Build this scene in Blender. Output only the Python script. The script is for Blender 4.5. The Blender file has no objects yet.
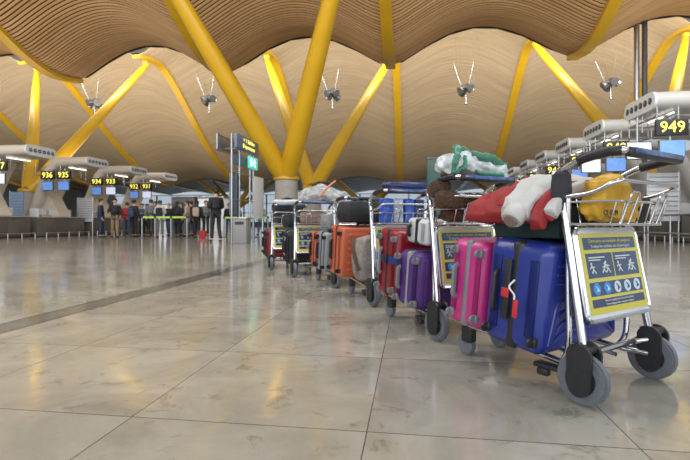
import bpy, bmesh, math, random
from mathutils import Vector, Matrix, noise
R = math.radians
PI = math.pi
random.seed(7)
C = bpy.context.scene.collection
scene = bpy.context.scene
EYE = 0.683
TH = math.atan(0.1413)                       # the hall's long axis lies 8 degrees right of the view axis

# ------------------------------------------------------------------ camera, sky, lights, exposure
cam_d = bpy.data.cameras.new('camera'); cam = bpy.data.objects.new('camera', cam_d); C.objects.link(cam)
cam.location = (0, 0, EYE); cam.rotation_euler = (R(90), 0, 0)
cam_d.sensor_width = 36; cam_d.lens = 24.0; cam_d.shift_y = -7/690
cam_d.clip_start = 0.05; cam_d.clip_end = 600
cam_d.dof.use_dof = True; cam_d.dof.focus_distance = 2.1; cam_d.dof.aperture_fstop = 5.0
scene.camera = cam
scene.view_settings.view_transform = 'Standard'
scene.view_settings.look = 'None'
scene.view_settings.gamma = 1
scene.view_settings.use_curve_mapping = False
scene.view_settings.exposure = 0.0
world = bpy.data.worlds.new('world'); scene.world = world; world.use_nodes = True
bg = world.node_tree.nodes['Background']
bg.inputs[0].default_value = (0.80, 0.90, 1.0, 1); bg.inputs[1].default_value = 0.62

def W0(u, v, z):
    c, s = math.cos(TH), math.sin(TH)
    return (u*c+v*s, v*c-u*s, z)
def area(name, loc, rot, sx, sy, power, col=(1, 1, 1)):
    l = bpy.data.lights.new(name, 'AREA'); l.shape = 'RECTANGLE'; l.size = sx; l.size_y = sy
    l.energy = power; l.color = col
    o = bpy.data.objects.new(name, l); C.objects.link(o); o.location = loc; o.rotation_euler = rot
    return o
area('skylight_light', W0(-12, 28.3, 11.3), (R(82), 0, -TH), 66, 1.6, 6000, (1, 0.97, 0.92))
area('near_skylight_light', W0(-4, 5.0, 10.5), (R(35), 0, -TH), 40, 4, 3600, (1, 0.97, 0.92))
area('rear_fill_light', (-2, -9, 4.0), (R(112), 0, 0), 36, 6, 2400, (0.95, 0.97, 1.0))  # added fill behind the camera, tilted up to brighten the near roof
area('fill_uplight_left', W0(-22, 26, 4.3), (R(180), 0, -TH), 3, 26, 700, (1, 0.86, 0.66))  # added lamp above the left desks, lifts the dark roof underside
area('fill_uplight_right', W0(13, 22, 4.3), (R(180), 0, -TH), 3, 22, 500, (1, 0.90, 0.74))  # same kind of added roof fill, over the right desks

# ------------------------------------------------------------------ materials
MATS = {}
def mat(name, col, rough=0.5, metal=0.0, emis=0.0, var=0.0, vscale=8.0, bump=0.0, bscale=60.0, trans=0.0, coat=0.0, alpha=1.0, spec=0.5, stretch=None):
    if name in MATS: return MATS[name]
    m = bpy.data.materials.new(name); m.use_nodes = True
    nt = m.node_tree; b = nt.nodes['Principled BSDF']
    b.inputs['Base Color'].default_value = (*col, 1); b.inputs['Roughness'].default_value = rough
    b.inputs['Metallic'].default_value = metal; b.inputs['Specular IOR Level'].default_value = spec
    if emis: b.inputs['Emission Color'].default_value = (*col, 1); b.inputs['Emission Strength'].default_value = emis
    if trans: b.inputs['Transmission Weight'].default_value = trans
    if coat: b.inputs['Coat Weight'].default_value = coat; b.inputs['Coat Roughness'].default_value = 0.12
    if alpha < 1: b.inputs['Alpha'].default_value = alpha
    if var or bump:
        tc = nt.nodes.new('ShaderNodeTexCoord'); mp = nt.nodes.new('ShaderNodeMapping')
        nt.links.new(tc.outputs['Object'], mp.inputs[0])
        if stretch: mp.inputs['Scale'].default_value = stretch
    if var:
        n = nt.nodes.new('ShaderNodeTexNoise'); n.inputs['Scale'].default_value = vscale; n.inputs['Detail'].default_value = 4
        nt.links.new(mp.outputs[0], n.inputs['Vector'])
        r = nt.nodes.new('ShaderNodeMapRange'); r.inputs[1].default_value = 0.3; r.inputs[2].default_value = 0.7
        r.inputs[3].default_value = 1-var; r.inputs[4].default_value = 1+var
        nt.links.new(n.outputs[0], r.inputs[0])
        x = nt.nodes.new('ShaderNodeVectorMath'); x.operation = 'SCALE'; x.inputs[0].default_value = col
        nt.links.new(r.outputs[0], x.inputs['Scale']); nt.links.new(x.outputs[0], b.inputs['Base Color'])
    if bump:
        n2 = nt.nodes.new('ShaderNodeTexNoise'); n2.inputs['Scale'].default_value = bscale; n2.inputs['Detail'].default_value = 3
        nt.links.new(mp.outputs[0], n2.inputs['Vector'])
        bp = nt.nodes.new('ShaderNodeBump'); bp.inputs['Strength'].default_value = bump; bp.inputs['Distance'].default_value = 0.01 if bump < 0.95 else 0.03
        nt.links.new(n2.outputs[0], bp.inputs['Height']); nt.links.new(bp.outputs[0], b.inputs['Normal'])
    MATS[name] = m
    return m

chrome = mat('chrome', (0.62, 0.62, 0.64), 0.16, 1.0, var=0.06, vscale=20)
steel = mat('brushed_steel', (0.45, 0.46, 0.48), 0.35, 1.0, var=0.08, vscale=6)
rubber = mat('grey_rubber', (0.13, 0.14, 0.16), 0.6, var=0.12, vscale=30)
blackp = mat('black_plastic', (0.018, 0.018, 0.02), 0.42, var=0.2, vscale=30, bump=0.08, bscale=200)
yellow = mat('yellow_paint', (0.60, 0.345, 0.008), 0.36, var=0.05, vscale=1.2, coat=0.15)
concrete = mat('concrete', (0.33, 0.31, 0.28), 0.8, var=0.12, vscale=4)
beige = mat('beige_laminate', (0.60, 0.53, 0.44), 0.45, var=0.03, vscale=1)
greyshell = mat('grey_laminate', (0.52, 0.51, 0.49), 0.45, var=0.03, vscale=1)
whitep = mat('white_plastic', (0.68, 0.70, 0.74), 0.4, var=0.02)
darkmetal = mat('dark_metal', (0.10, 0.10, 0.105), 0.45, 0.3, var=0.1, vscale=3)
countergrey = mat('counter_grey', (0.13, 0.115, 0.10), 0.42, var=0.12, vscale=2)
lampm = mat('lamp_white', (1, 0.97, 0.9), 0.5, emis=3.0)
digit = mat('digit_yellow', (0.95, 0.85, 0.12), 0.5, emis=1.5)
screenblue = mat('screen_blue', (0.12, 0.26, 0.62), 0.3, emis=0.7, var=0.25, vscale=5)
screenpale = mat('screen_pale', (0.66, 0.72, 0.9), 0.3, emis=0.6, var=0.15, vscale=5)
glassm = mat('glass', (0.9, 0.96, 1.0), 0.02, trans=1.0, spec=0.3)

def slat_mat(name, col, dark):
    m = bpy.data.materials.new(name); m.use_nodes = True; nt = m.node_tree; b = nt.nodes['Principled BSDF']
    b.inputs['Roughness'].default_value = 0.55
    tc = nt.nodes.new('ShaderNodeTexCoord'); mp = nt.nodes.new('ShaderNodeMapping'); mp.inputs['Scale'].default_value = (0.25, 4.6, 0.3)
    nt.links.new(tc.outputs['Object'], mp.inputs[0])
    n = nt.nodes.new('ShaderNodeTexNoise'); n.inputs['Scale'].default_value = 1.0; n.inputs['Detail'].default_value = 3
    nt.links.new(mp.outputs[0], n.inputs['Vector'])
    cr = nt.nodes.new('ShaderNodeValToRGB'); cr.color_ramp.elements[0].position = 0.3; cr.color_ramp.elements[1].position = 0.7
    cr.color_ramp.elements[0].color = (*dark, 1); cr.color_ramp.elements[1].color = (*col, 1)
    nt.links.new(n.outputs[0], cr.inputs[0]); nt.links.new(cr.outputs[0], b.inputs['Base Color'])
    return m
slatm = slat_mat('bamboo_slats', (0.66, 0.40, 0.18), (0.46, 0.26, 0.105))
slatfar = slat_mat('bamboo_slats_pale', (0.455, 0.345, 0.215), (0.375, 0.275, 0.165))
deckm = mat('roof_deck', (0.045, 0.034, 0.025), 0.9, var=0.2, vscale=1)

def floor_mat():
    m = bpy.data.materials.new('marble_floor'); m.use_nodes = True; nt = m.node_tree; N = nt.nodes; L = nt.links
    b = N['Principled BSDF']
    tc = N.new('ShaderNodeTexCoord'); sep = N.new('ShaderNodeSeparateXYZ'); L.new(tc.outputs['Object'], sep.inputs[0])
    def M(op, a, bb=None, c=None):
        n = N.new('ShaderNodeMath'); n.operation = op
        for i, v in enumerate((a, bb, c)):
            if v is None: continue
            if isinstance(v, (int, float)): n.inputs[i].default_value = v
            else: L.new(v, n.inputs[i])
        return n.outputs[0]
    T = 0.83
    U = M('DIVIDE', M('ADD', sep.outputs[0], 0.14+T*100), T); V = M('DIVIDE', M('ADD', sep.outputs[1], -2.33+T*100), T)
    def line(co, w):
        f = M('FRACT', co); d = M('MINIMUM', f, M('SUBTRACT', 1.0, f)); return M('LESS_THAN', d, w/T)
    joint = M('MAXIMUM', line(U, 0.0022), line(V, 0.0026))
    # stronger open joint along some seams
    cell = N.new('ShaderNodeCombineXYZ'); L.new(M('FLOOR', U), cell.inputs[0]); L.new(M('FLOOR', V), cell.inputs[1])
    wn = N.new('ShaderNodeTexWhiteNoise'); wn.noise_dimensions = '2D'; L.new(cell.outputs[0], wn.inputs['Vector'])
    # veins and clouding, shifted per slab
    off = N.new('ShaderNodeVectorMath'); off.operation = 'MULTIPLY_ADD'; off.inputs[1].default_value = (7, 7, 7)
    L.new(wn.outputs['Color'], off.inputs[0]); L.new(tc.outputs['Object'], off.inputs[2])
    n1 = N.new('ShaderNodeTexNoise'); n1.inputs['Scale'].default_value = 2.2; n1.inputs['Detail'].default_value = 8; n1.inputs['Roughness'].default_value = 0.62; n1.inputs['Distortion'].default_value = 0.8
    L.new(off.outputs[0], n1.inputs['Vector'])
    n2 = N.new('ShaderNodeTexNoise'); n2.inputs['Scale'].default_value = 6.5; n2.inputs['Detail'].default_value = 9; n2.inputs['Roughness'].default_value = 0.7; n2.inputs['Distortion'].default_value = 0.5
    L.new(off.outputs[0], n2.inputs['Vector'])
    ramp = N.new('ShaderNodeValToRGB'); e = ramp.color_ramp.elements
    e[0].position = 0.30; e[0].color = (0.245, 0.222, 0.18, 1); e[1].position = 0.60; e[1].color = (0.36, 0.338, 0.285, 1)
    L.new(n1.outputs[0], ramp.inputs[0])
    r2 = N.new('ShaderNodeValToRGB'); e = r2.color_ramp.elements
    e[0].position = 0.345; e[0].color = (0.42, 0.36, 0.29, 1); e[1].position = 0.43; e[1].color = (1, 1, 1, 1)
    L.new(n2.outputs[0], r2.inputs[0])
    mx = N.new('ShaderNodeMixRGB'); mx.blend_type = 'MULTIPLY'; mx.inputs[0].default_value = 0.55
    L.new(ramp.outputs[0], mx.inputs[1]); L.new(r2.outputs[0], mx.inputs[2])
    tone = N.new('ShaderNodeVectorMath'); tone.operation = 'SCALE'; L.new(mx.outputs[0], tone.inputs[0])
    L.new(M('MULTIPLY_ADD', wn.outputs['Value'], 0.20, 0.88), tone.inputs['Scale'])
    j = N.new('ShaderNodeMixRGB'); j.inputs[2].default_value = (0.055, 0.05, 0.045, 1)
    L.new(M('MULTIPLY', joint, 0.85), j.inputs[0]); L.new(tone.outputs[0], j.inputs[1])
    # expansion strip of darker stone along the hall
    st = M('LESS_THAN', M('ABSOLUTE', M('ADD', sep.outputs[0], 2.62)), 0.115)
    ed = M('LESS_THAN', M('ABSOLUTE', M('SUBTRACT', M('ABSOLUTE', M('ADD', sep.outputs[0], 2.62)), 0.113)), 0.012)
    s1 = N.new('ShaderNodeMixRGB'); s1.inputs[2].default_value = (0.10, 0.095, 0.085, 1); L.new(M('MULTIPLY', st, 0.85), s1.inputs[0]); L.new(j.outputs[0], s1.inputs[1])
    s2 = N.new('ShaderNodeMixRGB'); s2.inputs[2].default_value = (0.03, 0.03, 0.03, 1); L.new(ed, s2.inputs[0]); L.new(s1.outputs[0], s2.inputs[1])
    L.new(s2.outputs[0], b.inputs['Base Color'])
    n3 = N.new('ShaderNodeTexNoise'); n3.inputs['Scale'].default_value = 3; n3.inputs['Detail'].default_value = 5; L.new(tc.outputs['Object'], n3.inputs['Vector'])
    L.new(M('MULTIPLY_ADD', n3.outputs[0], 0.14, 0.05), b.inputs['Roughness'])
    b.inputs['Specular IOR Level'].default_value = 0.75
    n4 = N.new('ShaderNodeTexNoise'); n4.inputs['Scale'].default_value = 5; n4.inputs['Detail'].default_value = 2; L.new(tc.outputs['Object'], n4.inputs['Vector'])
    bp = N.new('ShaderNodeBump'); bp.inputs['Strength'].default_value = 0.10; bp.inputs['Distance'].default_value = 0.02
    L.new(n4.outputs[0], bp.inputs['Height']); L.new(bp.outputs[0], b.inputs['Normal'])
    return m

# ------------------------------------------------------------------ helpers
def tag(o, label=None, cat=None, group=None, kind=None):
    if label: o['label'] = label
    if cat: o['category'] = cat
    if group: o['group'] = group
    if kind: o['kind'] = kind
    return o
def empty(name, loc=(0, 0, 0), rz=0, label=None, cat=None, group=None):
    o = bpy.data.objects.new(name, None); C.objects.link(o); o.location = loc; o.rotation_euler = (0, 0, rz); o.empty_display_size = 0.1
    return tag(o, label, cat, group)
def link(name, bm, m, parent=None, smooth=40, loc=None, rot=None):
    me = bpy.data.meshes.new(name); bm.normal_update(); bm.to_mesh(me); bm.free()
    for mm in (m if isinstance(m, (list, tuple)) else [m]): me.materials.append(mm)
    if smooth:
        me.shade_smooth(); me.set_sharp_from_angle(angle=R(smooth))
    o = bpy.data.objects.new(name, me); C.objects.link(o)
    if parent: o.parent = parent
    if loc: o.location = loc
    if rot: o.rotation_euler = rot
    return o
def children(o): return [c for c in bpy.data.objects if c.parent == o]
def copy_tree(o, parent=None, loc=None, rz=None, label=None, swap=None):
    c = o.copy(); C.objects.link(c)
    if parent: c.parent = parent
    if loc: c.location = loc
    if rz is not None: c.rotation_euler = (0, 0, rz)
    if label: c['label'] = label
    for ch in children(o): copy_tree(ch, c)
    return c
def box(bm, c, s, bev=0.0, seg=2, rot=None):
    r = bmesh.ops.create_cube(bm, size=1)
    vs = r['verts']
    bmesh.ops.scale(bm, vec=s, verts=vs)
    if bev:
        es = list({e for v in vs for e in v.link_edges})
        rr = bmesh.ops.bevel(bm, geom=es, offset=bev, segments=seg, profile=0.5, affect='EDGES')
        vs = list({v for v in rr['verts']} | {v for v in vs if v.is_valid})
    if rot: bmesh.ops.rotate(bm, cent=(0, 0, 0), matrix=rot, verts=vs)
    bmesh.ops.translate(bm, vec=c, verts=vs)
    return vs
def smooth_path(pts, n=6, closed=False):
    P = [Vector(p) for p in pts]; out = []
    m = len(P)
    rng = range(m) if closed else range(m-1)
    for i in rng:
        p1, p2 = P[i], P[(i+1) % m]
        p0 = P[(i-1) % m] if (closed or i > 0) else p1*2-p2
        p3 = P[(i+2) % m] if (closed or i+2 < m) else p2*2-p1
        for k in range(n):
            t = k/n
            out.append(0.5*((2*p1)+(p2-p0)*t+(2*p0-5*p1+4*p2-p3)*t*t+(3*p1-p0-3*p2+p3)*t**3))
    if not closed: out.append(P[-1])
    return out
def corner_path(pts, r=0.03, n=5, closed=False):
    P = [Vector(p) for p in pts]; out = []; m = len(P)
    for i in range(m):
        if not closed and i in (0, m-1): out.append(P[i]); continue
        a, b, c = P[i-1], P[i], P[(i+1) % m]
        d1 = (a-b); d2 = (c-b); rr = min(r, d1.length*.45, d2.length*.45)
        s = b+d1.normalized()*rr; e = b+d2.normalized()*rr
        for k in range(n+1):
            t = k/n; out.append(s*(1-t)**2+b*2*t*(1-t)+e*t*t)
    return out
def tube(bm, path, r, seg=8, closed=False, caps=True, flat=1.0):
    P = [Vector(p) for p in path]; m = len(P); rings = []
    rad = r if isinstance(r, (list, tuple)) else [r]*m
    up = Vector((0, 0, 1)); prev = None
    for i in range(m):
        if closed: t = (P[(i+1) % m]-P[i-1])
        else: t = P[min(i+1, m-1)]-P[max(i-1, 0)]
        t.normalize()
        if prev is None:
            n = t.cross(up)
            if n.length < 0.05: n = t.cross(Vector((1, 0, 0)))
            n.normalize()
        else:
            n = prev-t*prev.dot(t)
            if n.length < 1e-6: n = t.orthogonal()
            n.normalize()
        prev = n; b = t.cross(n)
        rings.append([bm.verts.new(P[i]+(n*math.cos(a)+b*math.sin(a)*flat)*rad[i]) for a in [2*PI*k/seg for k in range(seg)]])
    lim = m if closed else m-1
    for i in range(lim):
        A, B = rings[i], rings[(i+1) % m]
        sh = 0
        if closed and i == m-1:
            sh = min(range(seg), key=lambda s: (A[0].co-B[s].co).length)
        for k in range(seg):
            try: bm.faces.new((A[k], A[(k+1) % seg], B[(k+1+sh) % seg], B[(k+sh) % seg]))
            except ValueError: pass
    if caps and not closed:
        bm.faces.new(rings[0][::-1]); bm.faces.new(rings[-1])
    bmesh.ops.recalc_face_normals(bm, faces=bm.faces[:])
def cyl(bm, c, r, h, axis='z', seg=20, r2=None, bev=0):
    r2 = r if r2 is None else r2
    g = bmesh.ops.create_cone(bm, cap_ends=True, segments=seg, radius1=r, radius2=r2, depth=h)
    vs = g['verts']
    if bev:
        es = [e for e in {e for v in vs for e in v.link_edges} if any(len(f.verts) > 4 for f in e.link_faces)]
        rr = bmesh.ops.bevel(bm, geom=es, offset=bev, segments=2, affect='EDGES'); vs = list({v for v in rr['verts']} | {v for v in vs if v.is_valid})
    if axis == 'x': bmesh.ops.rotate(bm, cent=(0, 0, 0), matrix=Matrix.Rotation(PI/2, 3, 'Y'), verts=vs)
    if axis == 'y': bmesh.ops.rotate(bm, cent=(0, 0, 0), matrix=Matrix.Rotation(PI/2, 3, 'X'), verts=vs)
    bmesh.ops.translate(bm, vec=c, verts=vs)
    return vs
def ball(bm, c, s, seg=16, rings=10):
    g = bmesh.ops.create_uvsphere(bm, u_segments=seg, v_segments=rings, radius=1)
    bmesh.ops.scale(bm, vec=s, verts=g['verts']); bmesh.ops.translate(bm, vec=c, verts=g['verts'])
    return g['verts']
def prism(bm, poly, axis, a, b):
    """extrude a polygon of (p,q) along axis from a to b"""
    def mk(p, q, t):
        return {'x': (t, p, q), 'y': (p, t, q), 'z': (p, q, t)}[axis]
    A = [bm.verts.new(mk(p, q, a)) for p, q in poly]; B = [bm.verts.new(mk(p, q, b)) for p, q in poly]
    n = len(poly)
    for i in range(n): bm.faces.new((A[i], A[(i+1) % n], B[(i+1) % n], B[i]))
    bm.faces.new(A[::-1]); bm.faces.new(B)
    bmesh.ops.recalc_face_normals(bm, faces=bm.faces[:])
def superblob(c, s, e=0.5, sub=5, amp=0.0, freq=6.0, seed=0, ridge=0.0, flat_base=None, shape=None):
    """soft squarish lump with folds"""
    bm = bmesh.new(); bmesh.ops.create_cube(bm, size=2)
    bmesh.ops.subdivide_edges(bm, edges=bm.edges[:], cuts=2**sub-1 if sub < 5 else 23, use_grid_fill=True)
    off = Vector((seed*3.1, seed*1.7, seed*0.9))
    for v in bm.verts:
        p = v.co.normalized(); q = v.co.copy()
        k = q.lerp(p*1.05, e)
        w = Vector((k.x*s[0], k.y*s[1], k.z*s[2]))
        if amp:
            d = noise.noise((w+off)*freq)*amp
            d += noise.noise((w+off)*freq*2.6)*amp*0.45
            if ridge: d += -abs(noise.noise(Vector((w.x*freq*.7, w.y*freq*1.6, w.z*freq*1.1))+off))*ridge
            w += p*d
        if shape: w = shape(w)
        if flat_base is not None and w.z < flat_base: w.z = flat_base+(w.z-flat_base)*0.12
        v.co = w+Vector(c)
    return bm
def text_bm(s, size, depth=0.001, align='CENTER'):
    cu = bpy.data.curves.new('t', 'FONT'); cu.body = s; cu.size = size; cu.extrude = depth; cu.align_x = align; cu.align_y = 'CENTER'; cu.resolution_u = 2
    o = bpy.data.objects.new('t', cu); C.objects.link(o)
    dg = bpy.context.evaluated_depsgraph_get(); me = bpy.data.meshes.new_from_object(o.evaluated_get(dg))
    bm = bmesh.new(); bm.from_mesh(me)
    bpy.data.objects.remove(o); bpy.data.curves.remove(cu); bpy.data.meshes.remove(me)
    return bm
def W(u, v, z=0.0):
    c, s = math.cos(TH), math.sin(TH)
    return Vector((u*c+v*s, v*c-u*s, z))
def hall(o):                                   # puts a mesh written in hall coordinates into the world
    o.rotation_euler = (0, 0, -TH); return o

# ------------------------------------------------------------------ the setting
bm = bmesh.new(); vs = [bm.verts.new((x, y, 0)) for x, y in ((-62, -12), (26, -12), (26, 90), (-62, 90))]; bm.faces.new(vs)
tag(hall(link('floor', bm, floor_mat(), smooth=0)), kind='structure')

def interp(tab, v):
    if v <= tab[0][0]: return tab[0][1]
    for i in range(len(tab)-1):
        (a, ha), (b, hb) = tab[i], tab[i+1]
        if v <= b:
            h0 = tab[i-1] if i > 0 else (2*a-b, 2*ha-hb); h3 = tab[i+2] if i+2 < len(tab) else (2*b-a, 2*hb-ha)
            t = (v-a)/(b-a)
            m1 = (hb-h0[1])/(b-h0[0])*(b-a); m2 = (h3[1]-ha)/(h3[0]-a)*(b-a)
            return ha*(2*t**3-3*t*t+1)+m1*(t**3-2*t*t+t)+hb*(-2*t**3+3*t*t)+m2*(t**3-t*t)
    return tab[-1][1]
NEAR = [(7, 11.0), (10, 12.0), (13.3, 12.2), (16, 10.8), (18.2, 9.4), (20.5, 8.35), (22.3, 8.0), (24.2, 8.25)]
FAR = [(29.8, 11.7), (31.2, 12.05), (33.5, 12.0), (36.7, 10.2), (39.5, 8.35), (42.6, 6.6), (46.6, 4.95), (50.5, 4.3)]
THIRD = [(53.5, 6.6), (62, 6.3), (72, 5.9), (84, 5.6)]
def wave(u):
    x = PI*(u+1.0)/9.0
    return (math.sqrt(math.sin(x)**2+0.05)-0.2236)/0.80
def roofz(tab, u, v, amp): return EYE+interp(tab, v)+amp(v)*wave(u)
a_near = lambda v: 1.75
a_far = lambda v: 2.0-0.058*(v-30)
a_third = lambda v: 0.5
U0, U1 = -58.0, 22.0
us = [U0+(U1-U0)*i/200 for i in range(201)]
def bay(name, tab, v0, v1, pitch, wslat, amp, m, deck=True, mats=None):
    bm = bmesh.new(); v = v0; th = 0.035
    while v+wslat <= v1+1e-6:
        rows = []
        for (vv, dz) in ((v, 0), (v+wslat, 0), (v+wslat, th), (v, th)):
            rows.append([bm.verts.new((u, vv, roofz(tab, u, vv, amp)+dz)) for u in us])
        for i in range(len(us)-1):
            for a in range(4):
                b = (a+1) % 4; bm.faces.new((rows[a][i], rows[a][i+1], rows[b][i+1], rows[b][i]))
        v += pitch
    # roof deck above the slats, closed at both long edges
    nv = 30; grid = []
    for j in range(nv+1):
        vv = v0+(v1-v0)*j/nv
        grid.append([bm.verts.new((u, vv, roofz(tab, u, vv, amp)+0.38)) for u in us[::3]])
    fs = []
    for j in range(nv):
        for i in range(len(grid[0])-1): fs.append(bm.faces.new((grid[j][i], grid[j][i+1], grid[j+1][i+1], grid[j+1][i])))
    for vv, g in ((v0, grid[0]), (v1, grid[-1])):
        low = [bm.verts.new((u, vv, roofz(tab, u, vv, amp)-0.03)) for u in us[::3]]
        for i in range(len(g)-1): fs.append(bm.faces.new((g[i], g[i+1], low[i+1], low[i])))
    for f in fs: f.material_index = 1
    bmesh.ops.recalc_face_normals(bm, faces=bm.faces[:])
    return tag(hall(link(name, bm, [m, deckm], smooth=30)), kind='structure')
bay('ceiling', NEAR, 7.0, 24.25, 0.165, 0.092, a_near, slatm)
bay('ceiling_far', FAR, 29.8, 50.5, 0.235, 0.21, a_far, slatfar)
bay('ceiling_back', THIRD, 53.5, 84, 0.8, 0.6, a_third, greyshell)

# yellow ribs under each trough of the roof
nt_ = [0]
def rib(tab, u, v0, v1, amp, w=0.56):
    bm = bmesh.new(); n = 40; L_ = []
    for j in range(n+1):
        v = v0+(v1-v0)*j/n; z = roofz(tab, u, v, amp)-0.02
        L_.append([bm.verts.new((u-w/2, v, z+.1)), bm.verts.new((u-w/2, v, z-0.13)), bm.verts.new((u+w/2, v, z-0.13)), bm.verts.new((u+w/2, v, z+.1))])
    for j in range(n):
        for a in range(4): bm.faces.new((L_[j][a], L_[j][(a+1) % 4], L_[j+1][(a+1) % 4], L_[j+1][a]))
    bm.faces.new(L_[0]); bm.faces.new(L_[-1][::-1])
    bmesh.ops.recalc_face_normals(bm, faces=bm.faces[:])
    nt_[0] += 1
    tag(hall(link('trim_%d' % nt_[0], bm, yellow, smooth=30)), kind='structure')
for k in range(-6, 3):
    u = -1.0+9*k
    rib(NEAR, u, 7.2, 24.3, a_near, 0.50)
    rib(FAR, u, 29.85, 50.4, a_far, 0.56)
    rib(THIRD, u, 53.6, 83.8, a_third, 0.6)

# walls
def wallbox(name, u0, u1, v0, v1, z0, z1, m):
    bm = bmesh.new(); box(bm, ((u0+u1)/2, (v0+v1)/2, (z0+z1)/2), (abs(u1-u0), abs(v1-v0), z1-z0))
    return tag(hall(link(name, bm, m, smooth=0)), kind='structure')
wallm = mat('wall_panels', (0.42, 0.40, 0.37), 0.6, var=0.06, vscale=0.6)
wallbox('wall_left', -58.3, -58, -8, 84, 0, 8.5, wallm)
wallbox('wall_right', 22, 22.3, 13, 84, 0, 6.5, wallm)
bm = bmesh.new(); box(bm, (22.15, 2.5, 3.6), (.04, 20.6, 5.6)); tag(hall(link('window_99', bm, glassm, smooth=0)), kind='structure')  # out-of-view glazing, added to give the notice plate glare and brighten the floor
wallbox('wall_right_sill', 22, 22.3, -8, 12.9, 0, 0.8, wallm)
wallbox('wall_back_lower', -58, 22, 84, 84.3, 0, 0.8, wallm)
nwin = 0
edges_ = [-58+80*i/18 for i in range(19)]
for i in range(18):
    a, b = edges_[i], edges_[i+1]
    nwin += 1
    bm = bmesh.new()
    box(bm, ((a+b)/2, 84.15, 3.45), (b-a-0.25, 0.03, 5.3))
    w_ = tag(hall(link('window_%d' % nwin, bm, glassm, smooth=0)), kind='structure')
    bm = bmesh.new()
    box(bm, (a+.06, 84.15, 3.45), (.14, .2, 5.3)); box(bm, (b-.06, 84.15, 3.45), (.14, .2, 5.3))
    for z in (0.85, 2.6, 4.4, 6.05): box(bm, ((a+b)/2, 84.15, z), (b-a-.26, .16, .12))
    f_ = link('window_frame', bm, steel, smooth=0); f_.parent = w_

# ------------------------------------------------------------------ forked yellow columns
def column(u, v, joints, label, zp=2.62, r0=0.42, r1=0.36):
    base = W(u, v); t = empty('forked_column', base, -TH, label, 'column', 'forked yellow columns')
    bm = bmesh.new(); cyl(bm, (0, 0, zp/2), 0.56, zp, seg=32, r2=0.50, bev=0.03); link('pedestal', bm, concrete, t)
    bm = bmesh.new(); cyl(bm, (0, 0, zp+0.06), 0.58, 0.14, seg=32, bev=0.02)
    for k in range(14):
        a = 2*PI*k/14; cyl(bm, (0.52*math.cos(a), 0.52*math.sin(a), zp+.16), 0.035, 0.07, seg=6)
    link('flange', bm, yellow, t)
    for (ju, jv, jz) in joints:
        bm = bmesh.new()
        a = Vector((0, 0, zp+0.1)); d = Vector((ju-u, jv-v, jz-zp))
        off = Vector((d.x, d.y, 0)).normalized()*0.12
        pts = [a+off*0.6]+[a+off+d*q for q in (0.05, 0.2, 0.4, 0.6, 0.8, 0.93, 0.985)]
        rad = [r0*0.9, r0, r0, r0*.88, r0*.73, r0*.60, r0*.48, r0*.38]
        tube(bm, pts, rad, 28)
        s_ = link('strut', bm, yellow, t, smooth=50)
        bm = bmesh.new(); e = a+d*0.985; box(bm, e, (0.36, 0.36, 0.22), 0.04)
        link('joint_plate', bm, yellow, s_)
    return t
JH = lambda tab, u, v, amp: roofz(tab, u, v, amp)-0.35
pos = {-2: 'beside the left check-in row', -1: 'behind the luggage trolleys, left of the middle', 0: 'behind the right check-in row'}
for j, nm in ((-1, 'at the far left behind the desk canopies'), (0, 'rising behind the parked luggage trolleys'), (1, 'at the right behind the desk canopies')):
    u = -5.5+18*j
    if j == 0:
        column(u, 20.1, [(u-4.5, 13.4, JH(NEAR, u-4.5, 13.4, a_near)), (u+4.5, 13.4, JH(NEAR, u+4.5, 13.4, a_near))],
               'nearest thick yellow forked column leaning towards the viewer, '+nm)
    column(u, 25.6, [(u-4.5, 31.3, JH(FAR, u-4.5, 31.3, a_far)), (u+4.5, 31.3, JH(FAR, u+4.5, 31.3, a_far))],
           'yellow forked column leaning away to the far roof, '+nm)
for j, nm in ((-1, 'left of the sign post'), (0, 'just right of the sign post'), (1, 'right of the middle')):
    u = -5.5+18*j
    column(u, 60, [(u-4.5, 63, JH(THIRD, u-4.5, 63, a_third)), (u+4.5, 63, JH(THIRD, u+4.5, 63, a_third)), (u-4.5, 56, JH(THIRD, u-4.5, 56, a_third)), (u+4.5, 56, JH(THIRD, u+4.5, 56, a_third))],
           'small distant yellow forked column near the far windows, '+nm, r0=0.34)

# ------------------------------------------------------------------ hanging spotlight clusters
def spot_cluster(loc, label, ztop):
    t = empty('hanging_spotlight', loc, random.uniform(0, 3), label, 'ceiling light', 'hanging spotlight clusters')
    for k in range(4):
        a = PI/2*k+.4; bm = bmesh.new()
        cyl(bm, (0, 0, 0), 0.20, 0.56, seg=16, r2=0.27, bev=.02)
        rot = Matrix.Rotation(a, 3, 'Z') @ Matrix.Rotation(R(115+10*(k % 2)), 3, 'Y')
        bmesh.ops.rotate(bm, cent=(0, 0, 0), matrix=rot, verts=bm.verts)
        bmesh.ops.translate(bm, vec=(0.30*math.cos(a), 0.30*math.sin(a), 0.08*k-.1), verts=bm.verts)
        link('lamp_head', bm, steel if k % 2 else darkmetal, t)
    bm = bmesh.new(); tube(bm, corner_path([(-.4, -.4, 0), (.4, -.4, .02), (.4, .4, 0), (-.4, .4, .02)], .1, closed=True), 0.035, 8, closed=True)
    tube(bm, [(0, 0, 0), (0, 0, -1.0)], 0.02, 6); ball(bm, (0, 0, -1.0), (.11, .11, .11), 10, 8)
    link('bracket', bm, steel, t)
    h = ztop-loc[2]
    for a in (0.3, 1.9, 3.4, 5.0):
        bm = bmesh.new(); tube(bm, [(.35*math.cos(a), .35*math.sin(a), .1), (.95*math.cos(a), .95*math.sin(a), 1.5)], .02, 6)
        tube(bm, [(.95*math.cos(a), .95*math.sin(a), 1.5), (1.1*math.cos(a), 1.1*math.sin(a), h)], .007, 4)
        link('cable', bm, steel, t)
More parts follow.
